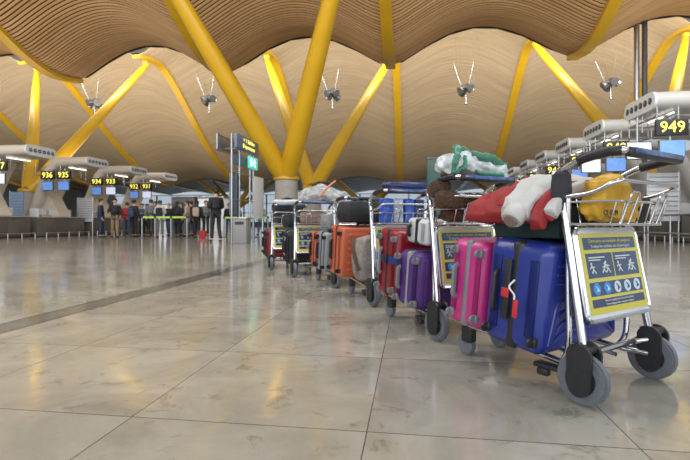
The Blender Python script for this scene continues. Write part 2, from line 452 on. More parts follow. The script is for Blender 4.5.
sn = ['over the far left desk canopy', 'left of the long yellow strut', 'above the overhead sign post', 'behind the nearest forked column', 'over the green and white plastic bag', 'left of the two grey pipes']
for k in range(-4, 2):
    u = (3.3+9*k)*1.05+.4; p = W(u, 33.0, EYE+9.35)
    spot_cluster(p, 'cluster of silver spotlights on thin cables '+sn[k+4], roofz(FAR, u, 33, a_far))

# grey pipes on the right
for du, nm in ((0, 'left one of the pair of tall grey pipes behind the right desk canopies'), (0.36, 'right one of the pair of tall grey pipes behind the right desk canopies')):
    p = W(10.85+du, 24.0); zt = roofz(NEAR, 10.85+du, 24, a_near)+.1
    t = empty('roof_pipe', p, -TH, nm, 'pipe', 'pair of grey roof pipes')
    bm = bmesh.new(); tube(bm, [(0, 0, 0), (0, 0, zt)], .12, 16); link('shaft', bm, darkmetal if du else steel, t)
    bm = bmesh.new()
    for z in (2.5, 5.6): cyl(bm, (0, 0, z), .15, .1, seg=16)
    link('collar', bm, steel, t)

# ------------------------------------------------------------------ check-in desks
def stadium(w, h, n=8):
    r = h/2; pts = []
    for k in range(n+1):
        a = -PI/2+PI*k/n; pts.append((w/2-r+r*math.cos(a), r*math.sin(a)))
    for k in range(n+1):
        a = PI/2+PI*k/n; pts.append((-w/2+r+r*math.cos(a), r*math.sin(a)))
    return pts
def canopy(tipu, v, side, armlen, signoff, nums, label, m, group):
    """side=-1: arm runs to the left (-u); +1: to the right. local x = along the arm away from the aisle"""
    t = empty('desk_canopy', W(tipu, v), -TH, label, 'check-in canopy', group)
    s = side; z = EYE+3.15
    path = [(0, z, .44), (armlen*.35, z+.0, .46), (armlen*.75, z-.02, .5), (armlen, z-.1, .56), (armlen+.35, z-.55, .56), (armlen+.85, z-1.6, .52), (armlen+1.4, z-2.75, .46), (armlen+1.75, 0.0, .42)]
    pp = smooth_path([(a, b, c) for a, b, c in path], 4); bm = bmesh.new(); rings = []
    for i, p in enumerate(pp):
        q0 = pp[max(i-1, 0)]; q1 = pp[min(i+1, len(pp)-1)]
        d = Vector((q1.x-q0.x, 0, q1.y-q0.y)).normalized(); nrm = Vector((-d.z, 0, d.x))
        if i == len(pp)-1: nrm = Vector((1, 0, 0))*1.0
        ring = []
        for (w, h) in stadium(1.7, p.z):
            c = Vector((p.x, 0, p.y))+nrm*h+Vector((0, w, 0)); ring.append(bm.verts.new((s*c.x, c.y, max(c.z, 0))))
        rings.append(ring)
    n = len(rings[0])
    for i in range(len(rings)-1):
        for k in range(n): bm.faces.new((rings[i][k], rings[i][(k+1) % n], rings[i+1][(k+1) % n], rings[i+1][k]))
    bm.faces.new(rings[0]); bm.faces.new(rings[-1])
    bmesh.ops.remove_doubles(bm, verts=bm.verts[:], dist=1e-5)
    bmesh.ops.recalc_face_normals(bm, faces=bm.faces[:])
    link('arm', bm, m, t, smooth=50)
    # inner wedge brace
    bm = bmesh.new(); a0 = armlen
    prism(bm, [(s*(a0+.75), z-1.3), (s*(a0+1.0), z-1.9), (s*(a0+.75), .2), (s*(a0+.10), 1.02), (s*(a0-.10), 1.02)], 'y', -.40, .40)
    link('brace', bm, m, t, smooth=0)
    bm = bmesh.new(); prism(bm, stadium(1.72, .46), 'x', -s*0.05, s*0.02)
    g = link('end_grille', bm, whitep, t, smooth=40)
    for k in range(6):
        bm = bmesh.new(); y = -0.62+1.24*k/5
        cyl(bm, (-s*.055, y, 0), .085, .03, 'x', 14); v_ = link('vent', bm, darkmetal, g)
        bm = bmesh.new(); cyl(bm, (-s*.07, y, 0), .045, .03, 'x', 10, r2=.03); link('nozzle', bm, steel, g)
    g.location = (0, 0, z)
    # rail frame that carries lamp, number boards and screens
    zr = z-0.42; bm = bmesh.new(); x0, x1 = s*(signoff-.5), s*(signoff+.9)
    for y in (-.75, .75): tube(bm, [(x0, y, zr), (x1, y, zr)], .025, 6); tube(bm, [(x0, y, zr-.28), (x1, y, zr-.28)], .02, 6)
    for x in (x0, s*signoff, x1):
        tube(bm, [(x, -.75, zr), (x, .75, zr)], .025, 6)
        for y in (-.75, 0, .75): tube(bm, [(x, y, zr-.28), (x, y, z-.1)], .02, 6)
    link('rail_frame', bm, steel, t)
    bm = bmesh.new(); box(bm, (s*max(signoff-.9, .5), 0, z-.31), (.05, 1.25, .03), .008); link('tube_lamp', bm, lampm, t)
    # signs face back down the hall
    for i, (yy, num) in enumerate(zip((-.98, -.98), nums)):
        xx = s*(signoff-(0.0 if i == 0 else 0.90))
        if s > 0: xx = signoff+(-.18 if i == 0 else -.85); yy = -.78 if i == 0 else -.55
        if num:
          bm = bmesh.new(); box(bm, (xx, yy, z-.72), (.76, .10, .42), .015); nb = link('number_board', bm, blackp, t)
          bm = text_bm(num, .40, .004); bmesh.ops.rotate(bm, cent=(0, 0, 0), matrix=Matrix.Rotation(PI/2, 3, 'X'), verts=bm.verts)
          bmesh.ops.translate(bm, vec=(xx, yy-.056, z-.73), verts=bm.verts); link('digits', bm, digit, nb, smooth=0)
        bm = bmesh.new(); box(bm, (xx, yy, z-1.27), (.62, .08, .46), .015); sc = link('monitor', bm, darkmetal, t)
        bm = bmesh.new(); box(bm, (xx, yy-.045, z-1.27), (.57, .012, .41)); link('screen', bm, screenblue if (i == 0 or num == '935') else screenpale, sc, smooth=0)
        bm = bmesh.new(); tube(bm, [(xx, yy+.06, z-1.5), (xx, yy+.06, z-.4)], .03, 6); link('hanger', bm, steel, t)
    return t
def counter(u, v, side, label, group, length=3.0):
    """front face at u, body goes away from the aisle"""
    t = empty('checkin_counter', W(u, v), -TH, label, 'counter', group); s = side
    bm = bmesh.new(); box(bm, (s*.30, 0, .50), (.6, length, .92), .02); link('body', bm, countergrey, t)
    bm = bmesh.new(); box(bm, (s*.30, 0, .98), (.72, length+.04, .04), .01); link('worktop', bm, greyshell, t)
    bm = bmesh.new(); box(bm, (s*.33, 0, .03), (.52, length-.1, .06)); link('plinth', bm, blackp, t)
    for y in (-length*.26, length*.26):
        bm = bmesh.new(); box(bm, (-s*.012, y, .52), (.02, .9, .66), .004); link('front_panel', bm, countergrey, t)
    for y in (-.95, -.3, .75):
        bm = bmesh.new(); box(bm, (s*.35, y, 1.24), (.06, .44, .30), .01); tube(bm, [(s*.36, y, 1.0), (s*.36, y, 1.12)], .03, 8)
        mo = link('desk_monitor', bm, whitep, t)
    bm = bmesh.new(); box(bm, (s*.45, -length/2+.25, 1.2), (.5, .05, .42), .01); link('partition', bm, whitep, t)
    bm = bmesh.new()
    for k in range(5): tube(bm, [(-s*.35, -length/2+.1+k*(length-.2)/4, 0), (-s*.35, -length/2+.1+k*(length-.2)/4, .22)], .02, 6)
    tube(bm, [(-s*.35, -length/2+.1, .2), (-s*.35, length/2-.1, .2)], .02, 6)
    link('kick_rail', bm, steel, t)
    return t
ordn = ['nearest', 'second', 'third', 'fourth', 'fifth', 'sixth', 'seventh']
for i in range(4):
    v = 18.3+3.7*i; nums = (str(938-2*i), str(937-2*i))
    lb = ('beige arched check-in canopy with round vents, %s in the left row' % ordn[i])
    if i == 1: lb = 'beige arched check-in canopy carrying the boards 936 and 935'
    canopy(-16.2, v, -1, 1.9, 2.0, nums, lb, beige, 'check-in canopies of the left row')
    counter(-18.0, v-.2, -1, 'dark check-in counter with white desk screens, %s in the left row' % ordn[i], 'check-in counters of the left row', 3.2)
for i in range(6):
    v = 13.5+3.2*i
    lb = 'grey arched check-in canopy with round vents, %s in the right row' % ordn[i]
    if i == 0: lb = 'grey arched check-in canopy carrying the yellow number 949 on its board'
    canopy(6.2, v, 1, 3.6, .55, (str(949-i), ''), lb, greyshell, 'check-in canopies of the right row')
    counter(9.6, v-.2, 1, 'dark check-in counter with white desk screens, %s in the right row' % ordn[i], 'check-in counters of the right row', 2.9)

# tall white screens between the desks
for (u, v, w, h, lb) in ((-18.15, 23.65, 1.0, 1.35, 'white louvred divider panel beside the left counters near board 935'), (-19.6, 20.6, .8, 1.5, 'pale blue divider panel behind the nearest left counter'),
                         (9.1, 18.15, 1.1, 1.75, 'white louvred divider panel on the right, below the number 949')):
    t = empty('divider_panel', W(u, v), -TH, lb, 'panel')
    bm = bmesh.new(); box(bm, (0, 0, h/2+.75), (w, .05, h), .01); link('panel', bm, mat('panel_blue', (.22, .32, .48), .35) if 'blue' in lb else whitep, t)
    bm = bmesh.new()
    for k in range(9): box(bm, (0, -.035, .95+k*h/10), (w*.9, .02, .03))
    link('louvre', bm, steel, t)
    for x in (-w/2+.04, w/2-.04):
        bm = bmesh.new(); tube(bm, [(x, 0, 0), (x, 0, .8+h)], .03, 8); link('post', bm, steel, t)
# low railing before the right counters
t = empty('guard_railing', W(8.4, 16), -TH, 'long steel guard railing in front of the right check-in counters', 'railing')
bm = bmesh.new()
for z in (.35, .95): tube(bm, [(0, -3.0, z), (0, 7.0, z)], .025, 8)
link('rail', bm, steel, t)
for k in range(7):
    bm = bmesh.new(); tube(bm, [(0, -3+k*10/6, 0), (0, -3+k*10/6, .95)], .028, 8); link('post', bm, steel, t)

# ------------------------------------------------------------------ hall furniture in the middle distance
def kiosk(u, v, w, d, h, m, label, cat, name, glow=None):
    t = empty(name, W(u, v), -TH, label, cat)
    bm = bmesh.new(); box(bm, (0, 0, h/2), (w, d, h), .03); link('body', bm, m, t)
    bm = bmesh.new(); box(bm, (0, 0, h+.05), (w+.12, d+.12, .1), .02); link('cap', bm, steel, t)
    bm = bmesh.new(); box(bm, (0, -d/2-.015, h*.62), (w*.86, .02, h*.42), .005); link('display', bm, glow or m, t)
kiosk(-18.3, 36, 2.0, 1.6, 2.75, darkmetal, 'dark grey kiosk box beyond the queue, left of a white one', 'kiosk', 'kiosk', mat('kiosk_dark', (.06, .065, .07), .4))
kiosk(-15.93, 36, 2.2, 1.6, 2.7, whitep, 'white kiosk box beyond the queue, right of the dark one', 'kiosk', 'kiosk', mat('kiosk_pale', (.62, .70, .78), .3, emis=.25))
kiosk(-9.5, 52, 3.0, 1.2, 2.3, whitep, 'long pale kiosk far behind the luggage trolleys', 'kiosk', 'kiosk', screenpale)
kiosk(2.0, 50, 3.4, 1.4, 2.4, greyshell, 'far grey kiosk with pale display, behind the plastic bag trolley', 'kiosk', 'kiosk', screenpale)
kiosk(-24.5, 46, 4.0, 1.4, 2.6, whitep, 'far pale kiosk at the end of the left desk row', 'kiosk', 'kiosk', screenpale)
kiosk(-2.5, 44, 1.6, 1.0, 2.1, darkmetal, 'small dark kiosk in the far middle of the hall', 'kiosk', 'kiosk', screenblue)

# unlit dark green totem behind the second trolley
t = empty('green_totem', W(0.75, 15.0), -TH, 'dark green square totem behind the green and white plastic bag', 'totem')
bm = bmesh.new(); box(bm, (0, 0, 1.35), (.42, .42, 2.7), .02); link('body', bm, mat('totem_green', (.008, .06, .048), .35, emis=.0), t)
bm = bmesh.new(); box(bm, (0, 0, .05), (.5, .5, .1), .01); link('plinth', bm, steel, t)
bm = bmesh.new(); box(bm, (0, 0, 2.73), (.44, .44, .06), .01); link('cap', bm, darkmetal, t)

# sign post
def wpx(px, Y, z=0.0): return Vector(((px-345)/460*Y, Y, z))
sp = Vector((-3.61, 16.7, 0))
t = empty('sign_post', sp, PI/2-TH, 'tall steel sign post with overhead boards, behind the standing man in black', 'sign post')
signnavy = mat('sign_navy', (.11, .15, .24), .35)
for x, y, h_ in ((-1.02, .12, 3.75), (-.30, .12, 3.3), (.45, .0, 3.45), (.82, .0, 3.3)):
    bm = bmesh.new(); tube(bm, [(x, y, 0), (x, y, h_)], .038, 10); link('post', bm, steel, t)
for z in (.85, 1.5, 2.45):
    bm = bmesh.new(); tube(bm, corner_path([(-1.02, .12, z), (-.30, .12, z), (.45, 0, z), (.82, 0, z)], .05), .025, 8); link('crossbar', bm, steel, t)
bm = bmesh.new(); box(bm, (0, -.06, 3.50), (2.25, .10, .50), .015); sb = link('direction_board', bm, signnavy, t)
for (txt, sz, zz) in (('+ 1 Salidas', .20, 3.61), ('Departures', .20, 3.40)):
    bm = text_bm(txt, sz, .003); bmesh.ops.scale(bm, vec=(1.35, 1, 1), verts=bm.verts)
    bmesh.ops.rotate(bm, cent=(0, 0, 0), matrix=Matrix.Rotation(PI/2, 3, 'X'), verts=bm.verts); bmesh.ops.translate(bm, vec=(.05, -.118, zz), verts=bm.verts)
    link('lettering', bm, digit, sb, smooth=0)
bm = bmesh.new(); box(bm, (0, .64, 3.46), (2.1, .06, .46), .015); link('back_board', bm, mat('board_grey', (.16, .15, .15), .3), t)
bm = bmesh.new(); tube(bm, corner_path([(-1.1, .60, 3.20), (1.1, .60, 3.20), (1.1, .60, 3.73), (-1.1, .60, 3.73)], .02, closed=True), .035, 6, closed=True); link('board_frame', bm, steel, t)
bm = bmesh.new(); tube(bm, [(.6, -.05, 3.3), (.6, .64, 3.3)], .03, 6); tube(bm, [(-.6, -.05, 3.3), (-.6, .64, 3.3)], .03, 6); link('bracket', bm, steel, t)
bm = bmesh.new(); box(bm, (-.15, .16, 2.92), (1.5, .06, .36), .015); link('back_board', bm, signnavy, t)
bm = bmesh.new(); box(bm, (.55, -.08, 2.92), (.90, .08, .44), .012); eb = link('exit_board', bm, mat('exit_green', (.05, .55, .42), .4, emis=.8), t)
bm = bmesh.new()
ball(bm, (.62, -.125, 3.06), (.06, .008, .035), 10, 6)
tube(bm, [(.62, -.125, 3.02), (.56, -.125, 2.90)], .032, 6); tube(bm, [(.56, -.125, 2.90), (.70, -.125, 2.84), (.66, -.125, 2.76)], .02, 6)
tube(bm, [(.56, -.125, 2.90), (.46, -.125, 2.83), (.36, -.125, 2.82)], .02, 6); tube(bm, [(.46, -.125, 2.94), (.60, -.125, 3.0), (.78, -.125, 2.94)], .016, 6)
box(bm, (.28, -.122, 2.92), (.20, .01, .30))
link('running_figure', bm, mat('sign_white', (.9, .95, .92), .4, emis=.8), eb)
bm = bmesh.new(); box(bm, (1.45, .0, 1.68), (1.1, .06, 1.6), .012); link('side_panel', bm, whitep, t)
bm = bmesh.new(); tube(bm, [(1.95, 0, 0), (1.95, 0, 2.5)], .035, 8); link('post', bm, steel, t)
bm = bmesh.new(); box(bm, (-.66, .18, 1.68), (.74, .05, 1.45), .012); link('side_panel', bm, mat('panel_dark', (.10, .13, .18), .25), t)
bp_ = wpx(241.5, 15.3)
t = empty('litter_bin', bp_, -TH, 'square grey metal litter bin at the foot of the sign post', 'bin')
bm = bmesh.new(); box(bm, (0, 0, .41), (.48, .40, .82), .02); link('body', bm, mat('speckled_grey', (.22, .22, .22), .6, var=.4, vscale=60), t)
bm = bmesh.new(); box(bm, (0, 0, .84), (.52, .44, .04), .01); link('lid', bm, steel, t)
bm = bmesh.new(); box(bm, (0, -.205, .68), (.30, .01, .10)); link('slot', bm, blackp, t)

# queue barriers
def barrier(pts, label):
    for i, p in enumerate(pts):
        t = empty('queue_post', p, 0, '%s, %s' % (label, ['first post from the left', 'second post from the left', 'third post from the left', 'fourth post from the left', 'fifth post from the left', 'last post'][min(i, 5)]), 'queue barrier', 'queue barrier posts')
        bm = bmesh.new(); cyl(bm, (0, 0, .015), .17, .03, seg=20); link('base', bm, darkmetal, t)
        bm = bmesh.new(); tube(bm, [(0, 0, .02), (0, 0, .98)], .03, 10); link('pole', bm, steel, t)
        bm = bmesh.new(); cyl(bm, (0, 0, .95), .045, .1, seg=12); link('head', bm, blackp, t)
        if i+1 < len(pts):
            d = Vector(pts[i+1])-Vector(p); bm = bmesh.new(); a = math.atan2(d.y, d.x)
            box(bm, (d.x/2, d.y/2, .93), (d.length, .008, .09), rot=None)
            bm.free(); bm = bmesh.new(); box(bm, (0, 0, 0), (d.length-.09, .008, .085), rot=Matrix.Rotation(a, 3, 'Z')); bmesh.ops.translate(bm, vec=(d.x/2, d.y/2, .94), verts=bm.verts)
            link('tape', bm, mat('tape_green', (.42, .66, .10), .5), t)
barrier([wpx(x, 20.6) for x in (142, 155, 171, 187)], 'steel post with yellow green tape before the queue')
barrier([wpx(x, 22.0) for x in (224, 238, 254, 268)], 'steel post with green tape right of the man in black')

# ------------------------------------------------------------------ people
def evaluate(o):
    dg = bpy.context.evaluated_depsgraph_get(); me = bpy.data.meshes.new_from_object(o.evaluated_get(dg)); return me
def skin(name, V_, E_, rad, root, m, parent, sub=1, extra=None):
    me = bpy.data.meshes.new(name); me.from_pydata([tuple(v) for v in V_], E_, [])
    o = bpy.data.objects.new('tmp', me); C.objects.link(o)
    o.modifiers.new('s', 'SKIN')
    for i, r in enumerate(rad):
        sv = me.skin_vertices[0].data[i]; sv.radius = r if isinstance(r, tuple) else (r, r); sv.use_root = (i == root)
    md = o.modifiers.new('u', 'SUBSURF'); md.levels = sub
    me2 = evaluate(o); bpy.data.objects.remove(o)
    bm = bmesh.new(); bm.from_mesh(me2); bpy.data.meshes.remove(me2)
    if extra: extra(bm)
    return link(name, bm, m, parent, smooth=80)
SK = mat('skin', (.52, .33, .24), .5)
def person(loc, rz, h, top, legs, hair, label, stride=0.12, arms='down', long_hair=False, coat=False, group='people queueing at check-in', lean=0.0):
    t = empty('person', loc, rz, label, 'person', group); h *= 1.03; k = h/1.75
    s = stride
    hipL, hipR = (-.09, 0, .92), (.09, 0, .92)
    kL, kR = (-.10, s*.7+.03, .50), (.10, -s*.2+.03, .50)
    aL, aR = (-.11, s, .085), (.12, -s, .085)
    tL, tR = (-.13, s+.15, .035), (.14, -s+.15, .035)
    if arms == 'down': eL, wL, eR, wR = (-.235, -.02, 1.14), (-.22, .07, .90), (.235, -.02, 1.14), (.22, .07, .90)
    elif arms == 'phone': eL, wL, eR, wR = (-.24, .02, 1.14), (-.10, .24, 1.22), (.24, .02, 1.14), (.08, .24, 1.22)
    else: eL, wL, eR, wR = (-.25, -.03, 1.14), (-.24, .14, .95), (.26, .02, 1.16), (.20, .25, 1.12)
    def hand(w, e):
        w = Vector(w); d = (w-Vector(e)).normalized(); return w+d*.08
    hL, hR = hand(wL, eL), hand(wR, eR)
    V_ = [(0, 0, .96), (0, -.01, 1.10), (0, -.01, 1.28), (0, -.005, 1.42), (0, .0, 1.50), (0, .015, 1.57), (0, .025, 1.66), (0, .015, 1.72),
          hipL, kL, aL, tL, hipR, kR, aR, tR,
          (-.17, -.01, 1.41), eL, wL, tuple(hL), (.17, -.01, 1.41), eR, wR, tuple(hR)]
    E_ = [(0, 1), (1, 2), (2, 3), (3, 4), (4, 5), (5, 6), (6, 7), (0, 8), (8, 9), (9, 10), (10, 11), (0, 12), (12, 13), (13, 14), (14, 15), (3, 16), (16, 17), (17, 18), (18, 19), (3, 20), (20, 21), (21, 22), (22, 23)]
    rd = [(.13, .10), (.12, .09), (.14, .10), (.11, .09), .055, .07, (.082, .098), (.06, .07), .085, .058, .042, .035, .085, .058, .042, .035, .06, .045, .030, (.035, .018), .06, .045, .030, (.035, .018)]
    def sc(L_): return [tuple(Vector(p)*k) for p in L_]
    def rs(L_, add=0.0): return [tuple((q+add)*k for q in r) if isinstance(r, tuple) else (r+add)*k for r in L_]
    def extra(bm):
        ball(bm, (0, .118*k, 1.635*k), (.013*k, .02*k, .02*k), 6, 5)
        for sx in (-1, 1):
            ball(bm, (sx*.083*k, .01*k, 1.64*k), (.012*k, .022*k, .032*k), 6, 5)
            ball(bm, (sx*.030*k, .100*k, 1.66*k), (.012*k, .008*k, .008*k), 6, 4)
        ball(bm, (0, .103*k, 1.60*k), (.026*k, .008*k, .007*k), 6, 4)
        for (hh, ww) in ((hL, wL), (hR, wR)):
            d = (Vector(hh)-Vector(ww)).normalized(); side = d.cross(Vector((1, 0, 0)))
            side = Vector((0, 1, 0)) if side.length < .2 else side.normalized()
            for q in range(4):
                b0 = Vector(hh)+side*(-.028+.019*q)+d*.0; ln = (.065, .075, .07, .055)[q]
                cur = Vector((-0.01 if hh.x < 0 else 0.01, 0, 0))*-1
                tube(bm, [p*k for p in (b0, b0+d*ln*.55+cur*.4, b0+d*ln+cur*1.6)], .0085*k, 5)
            b0 = Vector(hh)-d*.05+side*.03
            tube(bm, [p*k for p in (b0, b0+side*.03+d*.025, b0+side*.035+d*.06)], .0095*k, 5)
    body = skin('body', sc(V_), E_, rs(rd), 0, SK, t, 1, extra)
    # jacket
    low = .80 if not coat else .62
    Vt = [(0, 0, 1.0), (0, -.01, 1.12), (0, -.01, 1.28), (0, -.005, 1.43), (0, 0, 1.485), (0, 0, low), (-.17, -.01, 1.41), eL, wL, (.17, -.01, 1.41), eR, wR]
    Et = [(0, 1), (1, 2), (2, 3), (3, 4), (0, 5), (3, 6), (6, 7), (7, 8), (3, 9), (9, 10), (10, 11)]
    rt = [(.170, .14), (.165, .135), (.18, .145), (.14, .115), .075, (.185, .155), .092, .078, .058, .092, .078, .058]
    skin('jacket', sc(Vt), Et, rs(rt), 0, top, t)
    Vp = [(0, 0, .93), hipL, kL, (aL[0], aL[1], .10), hipR, kR, (aR[0], aR[1], .10)]
    skin('trousers', sc(Vp), [(0, 1), (1, 2), (2, 3), (0, 4), (4, 5), (5, 6)], rs([(.135, .115), .10, .075, .062, .10, .075, .062]), 0, legs, t)
    for (a, b) in ((aL, tL), (aR, tR)):
        bm = bmesh.new(); ball(bm, ((a[0]+b[0])/2*k, (a[1]+.05)*k, .045*k), (.05*k, .135*k, .047*k), 10, 8)
        bmesh.ops.bisect_plane(bm, geom=bm.verts[:]+bm.edges[:]+bm.faces[:], plane_co=(0, 0, .002), plane_no=(0, 0, -1), clear_outer=True)
        link('shoe', bm, blackp, t)
    bm = bmesh.new(); ball(bm, (0, -.005*k, 1.69*k), (.098*k, .112*k, .10*k), 14, 10)
    bmesh.ops.bisect_plane(bm, geom=bm.verts[:]+bm.edges[:]+bm.faces[:], plane_co=(0, .05*k, 1.675*k), plane_no=(0, .75, -.5), clear_outer=True)
    if long_hair: ball(bm, (0, -.075*k, 1.53*k), (.085*k, .045*k, .17*k), 12, 8)
    link('hair', bm, hair, t)
    return t
def cloth(name, c, r=.8): return mat('cloth_'+name, c, r, var=.15, vscale=9, bump=.3, bscale=25)
cb, cn, ck, cw, cr_, cg, ct = cloth('black', (.018, .018, .022)), cloth('navy', (.02, .03, .07)), cloth('khaki', (.25, .17, .10)), cloth('white', (.55, .55, .56)), cloth('red', (.42, .03, .03)), cloth('grey', (.14, .145, .16)), cloth('tan', (.42, .33, .25))
cj = cloth('denim', (.05, .08, .15))
hb, hd, hg = mat('hair_brown', (.06, .035, .02), .6), mat('hair_black', (.012, .010, .009), .5), mat('hair_grey', (.3, .29, .28), .6)
PEOPLE = [
    (101, 21.8, 1.76, cn, cn, hd, -70, 'down', 'person in a navy jacket and trousers, leftmost of the queue'),
    (115, 21.8, 1.76, cb, ck, hd, -160, 'other', 'person in a black top and khaki trousers near the left desks'),
    (127, 24.2, 1.70, cr_, cj, hb, 30, 'down', 'person in a dark red top, partly behind the one in khaki trousers'),
    (134, 22.6, 1.74, cb, cb, hd, -20, 'down', 'person all in black beside the person in khaki trousers'),
    (142, 24.0, 1.62, cj, cb, hb, 200, 'phone', 'person in a blue denim jacket behind the first barrier post'),
    (151, 22.4, 1.76, cg, cb, hb, 20, 'down', 'person in a grey jacket at the barrier, left of the white jacket'),
    (160, 22.2, 1.70, cw, cg, hb, 10, 'phone', 'person in a white jacket with a dark backpack in the queue'),
    (169, 24.4, 1.66, cb, cj, hg, 160, 'down', 'grey haired person in black behind the barrier'),
    (177, 22.8, 1.68, cb, cb, hd, 0, 'down', 'long haired person in a long black coat in the queue'),
    (187, 23.2, 1.74, ct, cg, hb, 90, 'other', 'person in a tan coat in the queue'),
    (197, 21.6, 1.66, cb, cb, hd, 5, 'down', 'long haired person in black with a tan backpack, left of the man in black'),
    (206, 23.6, 1.76, cg, cb, hb, 190, 'down', 'person in a grey top partly behind the man in black'),
    (229, 25.5, 1.70, cb, cj, hd, 180, 'down', 'person in black between the man in black and the sign post'),
    (261, 26.0, 1.72, cw, cj, hb, 40, 'down', 'person in a white top right of the sign post'),
    (181, 25.0, 1.72, cn, cb, hb, 150, 'down', 'person in navy behind the long haired one in the black coat'),
    (191, 24.6, 1.78, cb, cj, hd, 60, 'other', 'tall person in black right of the tan coat'),
    (155, 25.4, 1.80, cn, ck, hd, 170, 'down', 'tall person in navy and khaki between the grey and the white jacket'),
    (147, 26.6, 1.70, cb, cb, hb, 100, 'down', 'farthest person in black at the left of the queue'),
    (237, 27.0, 1.66, cg, cb, hb, 10, 'down', 'person in a grey top half hidden by the sign post'),
    (274, 28.0, 1.70, cn, cb, hd, 120, 'down', 'distant person in navy right of the sign post, before the thick column'),
]
for i, (px, Y, h, a, b, hr, rz, ar, lb) in enumerate(PEOPLE):
    person(wpx(px, Y), R(rz), h, a, b, hr, lb, stride=.04+.05*(i % 3), arms=ar, long_hair='long haired' in lb, coat='coat' in lb)
person(wpx(216, 16.4), R(35), 1.83, cb, cb, hd, 'man in a black jacket and black trousers standing alone before the queue', stride=.10, arms='phone', coat=False, group='people standing alone')
def backpack(loc, rz, m, label):
    t = empty('backpack', loc, rz, label, 'backpack')
    link('body', superblob((0, 0, 0), (.15, .09, .22), .35, 3, .01, 8), m, t)
    link('pocket', superblob((0, -.08, -.07), (.11, .05, .09), .35, 3, .006, 8), m, t)
    for sx in (-1, 1):
        bm = bmesh.new(); tube(bm, smooth_path([(sx*.09, .06, .18), (sx*.10, .16, .20), (sx*.10, .30, .05), (sx*.09, .08, -.17)], 4), .014, 6); link('strap', bm, blackp, t)
def back_of(px, Y, rz, z=1.2, d=.2):
    return wpx(px, Y, z)+Vector((math.sin(R(rz))*d, -math.cos(R(rz))*d, 0))
backpack(back_of(160, 22.2, 10), R(10), cb, 'dark backpack worn over the white jacket')
backpack(back_of(197, 21.6, 5), R(5), ct, 'tan backpack worn by the long haired person in black')
backpack(back_of(134, 22.6, -20), R(-20), cj, 'blue backpack worn by the person all in black')
t = empty('carry_bag', wpx(203, 21.2), 0, 'small red bag standing on the floor left of the man in black', 'bag')
link('body', superblob((0, 0, .17), (.17, .11, .17), .4, 3, .01, 8), cr_, t)
bm = bmesh.new(); tube(bm, smooth_path([(-.08, 0, .32), (-.05, 0, .44), (.05, 0, .44), (.08, 0, .32)], 4), .012, 6); link('strap', bm, blackp, t)

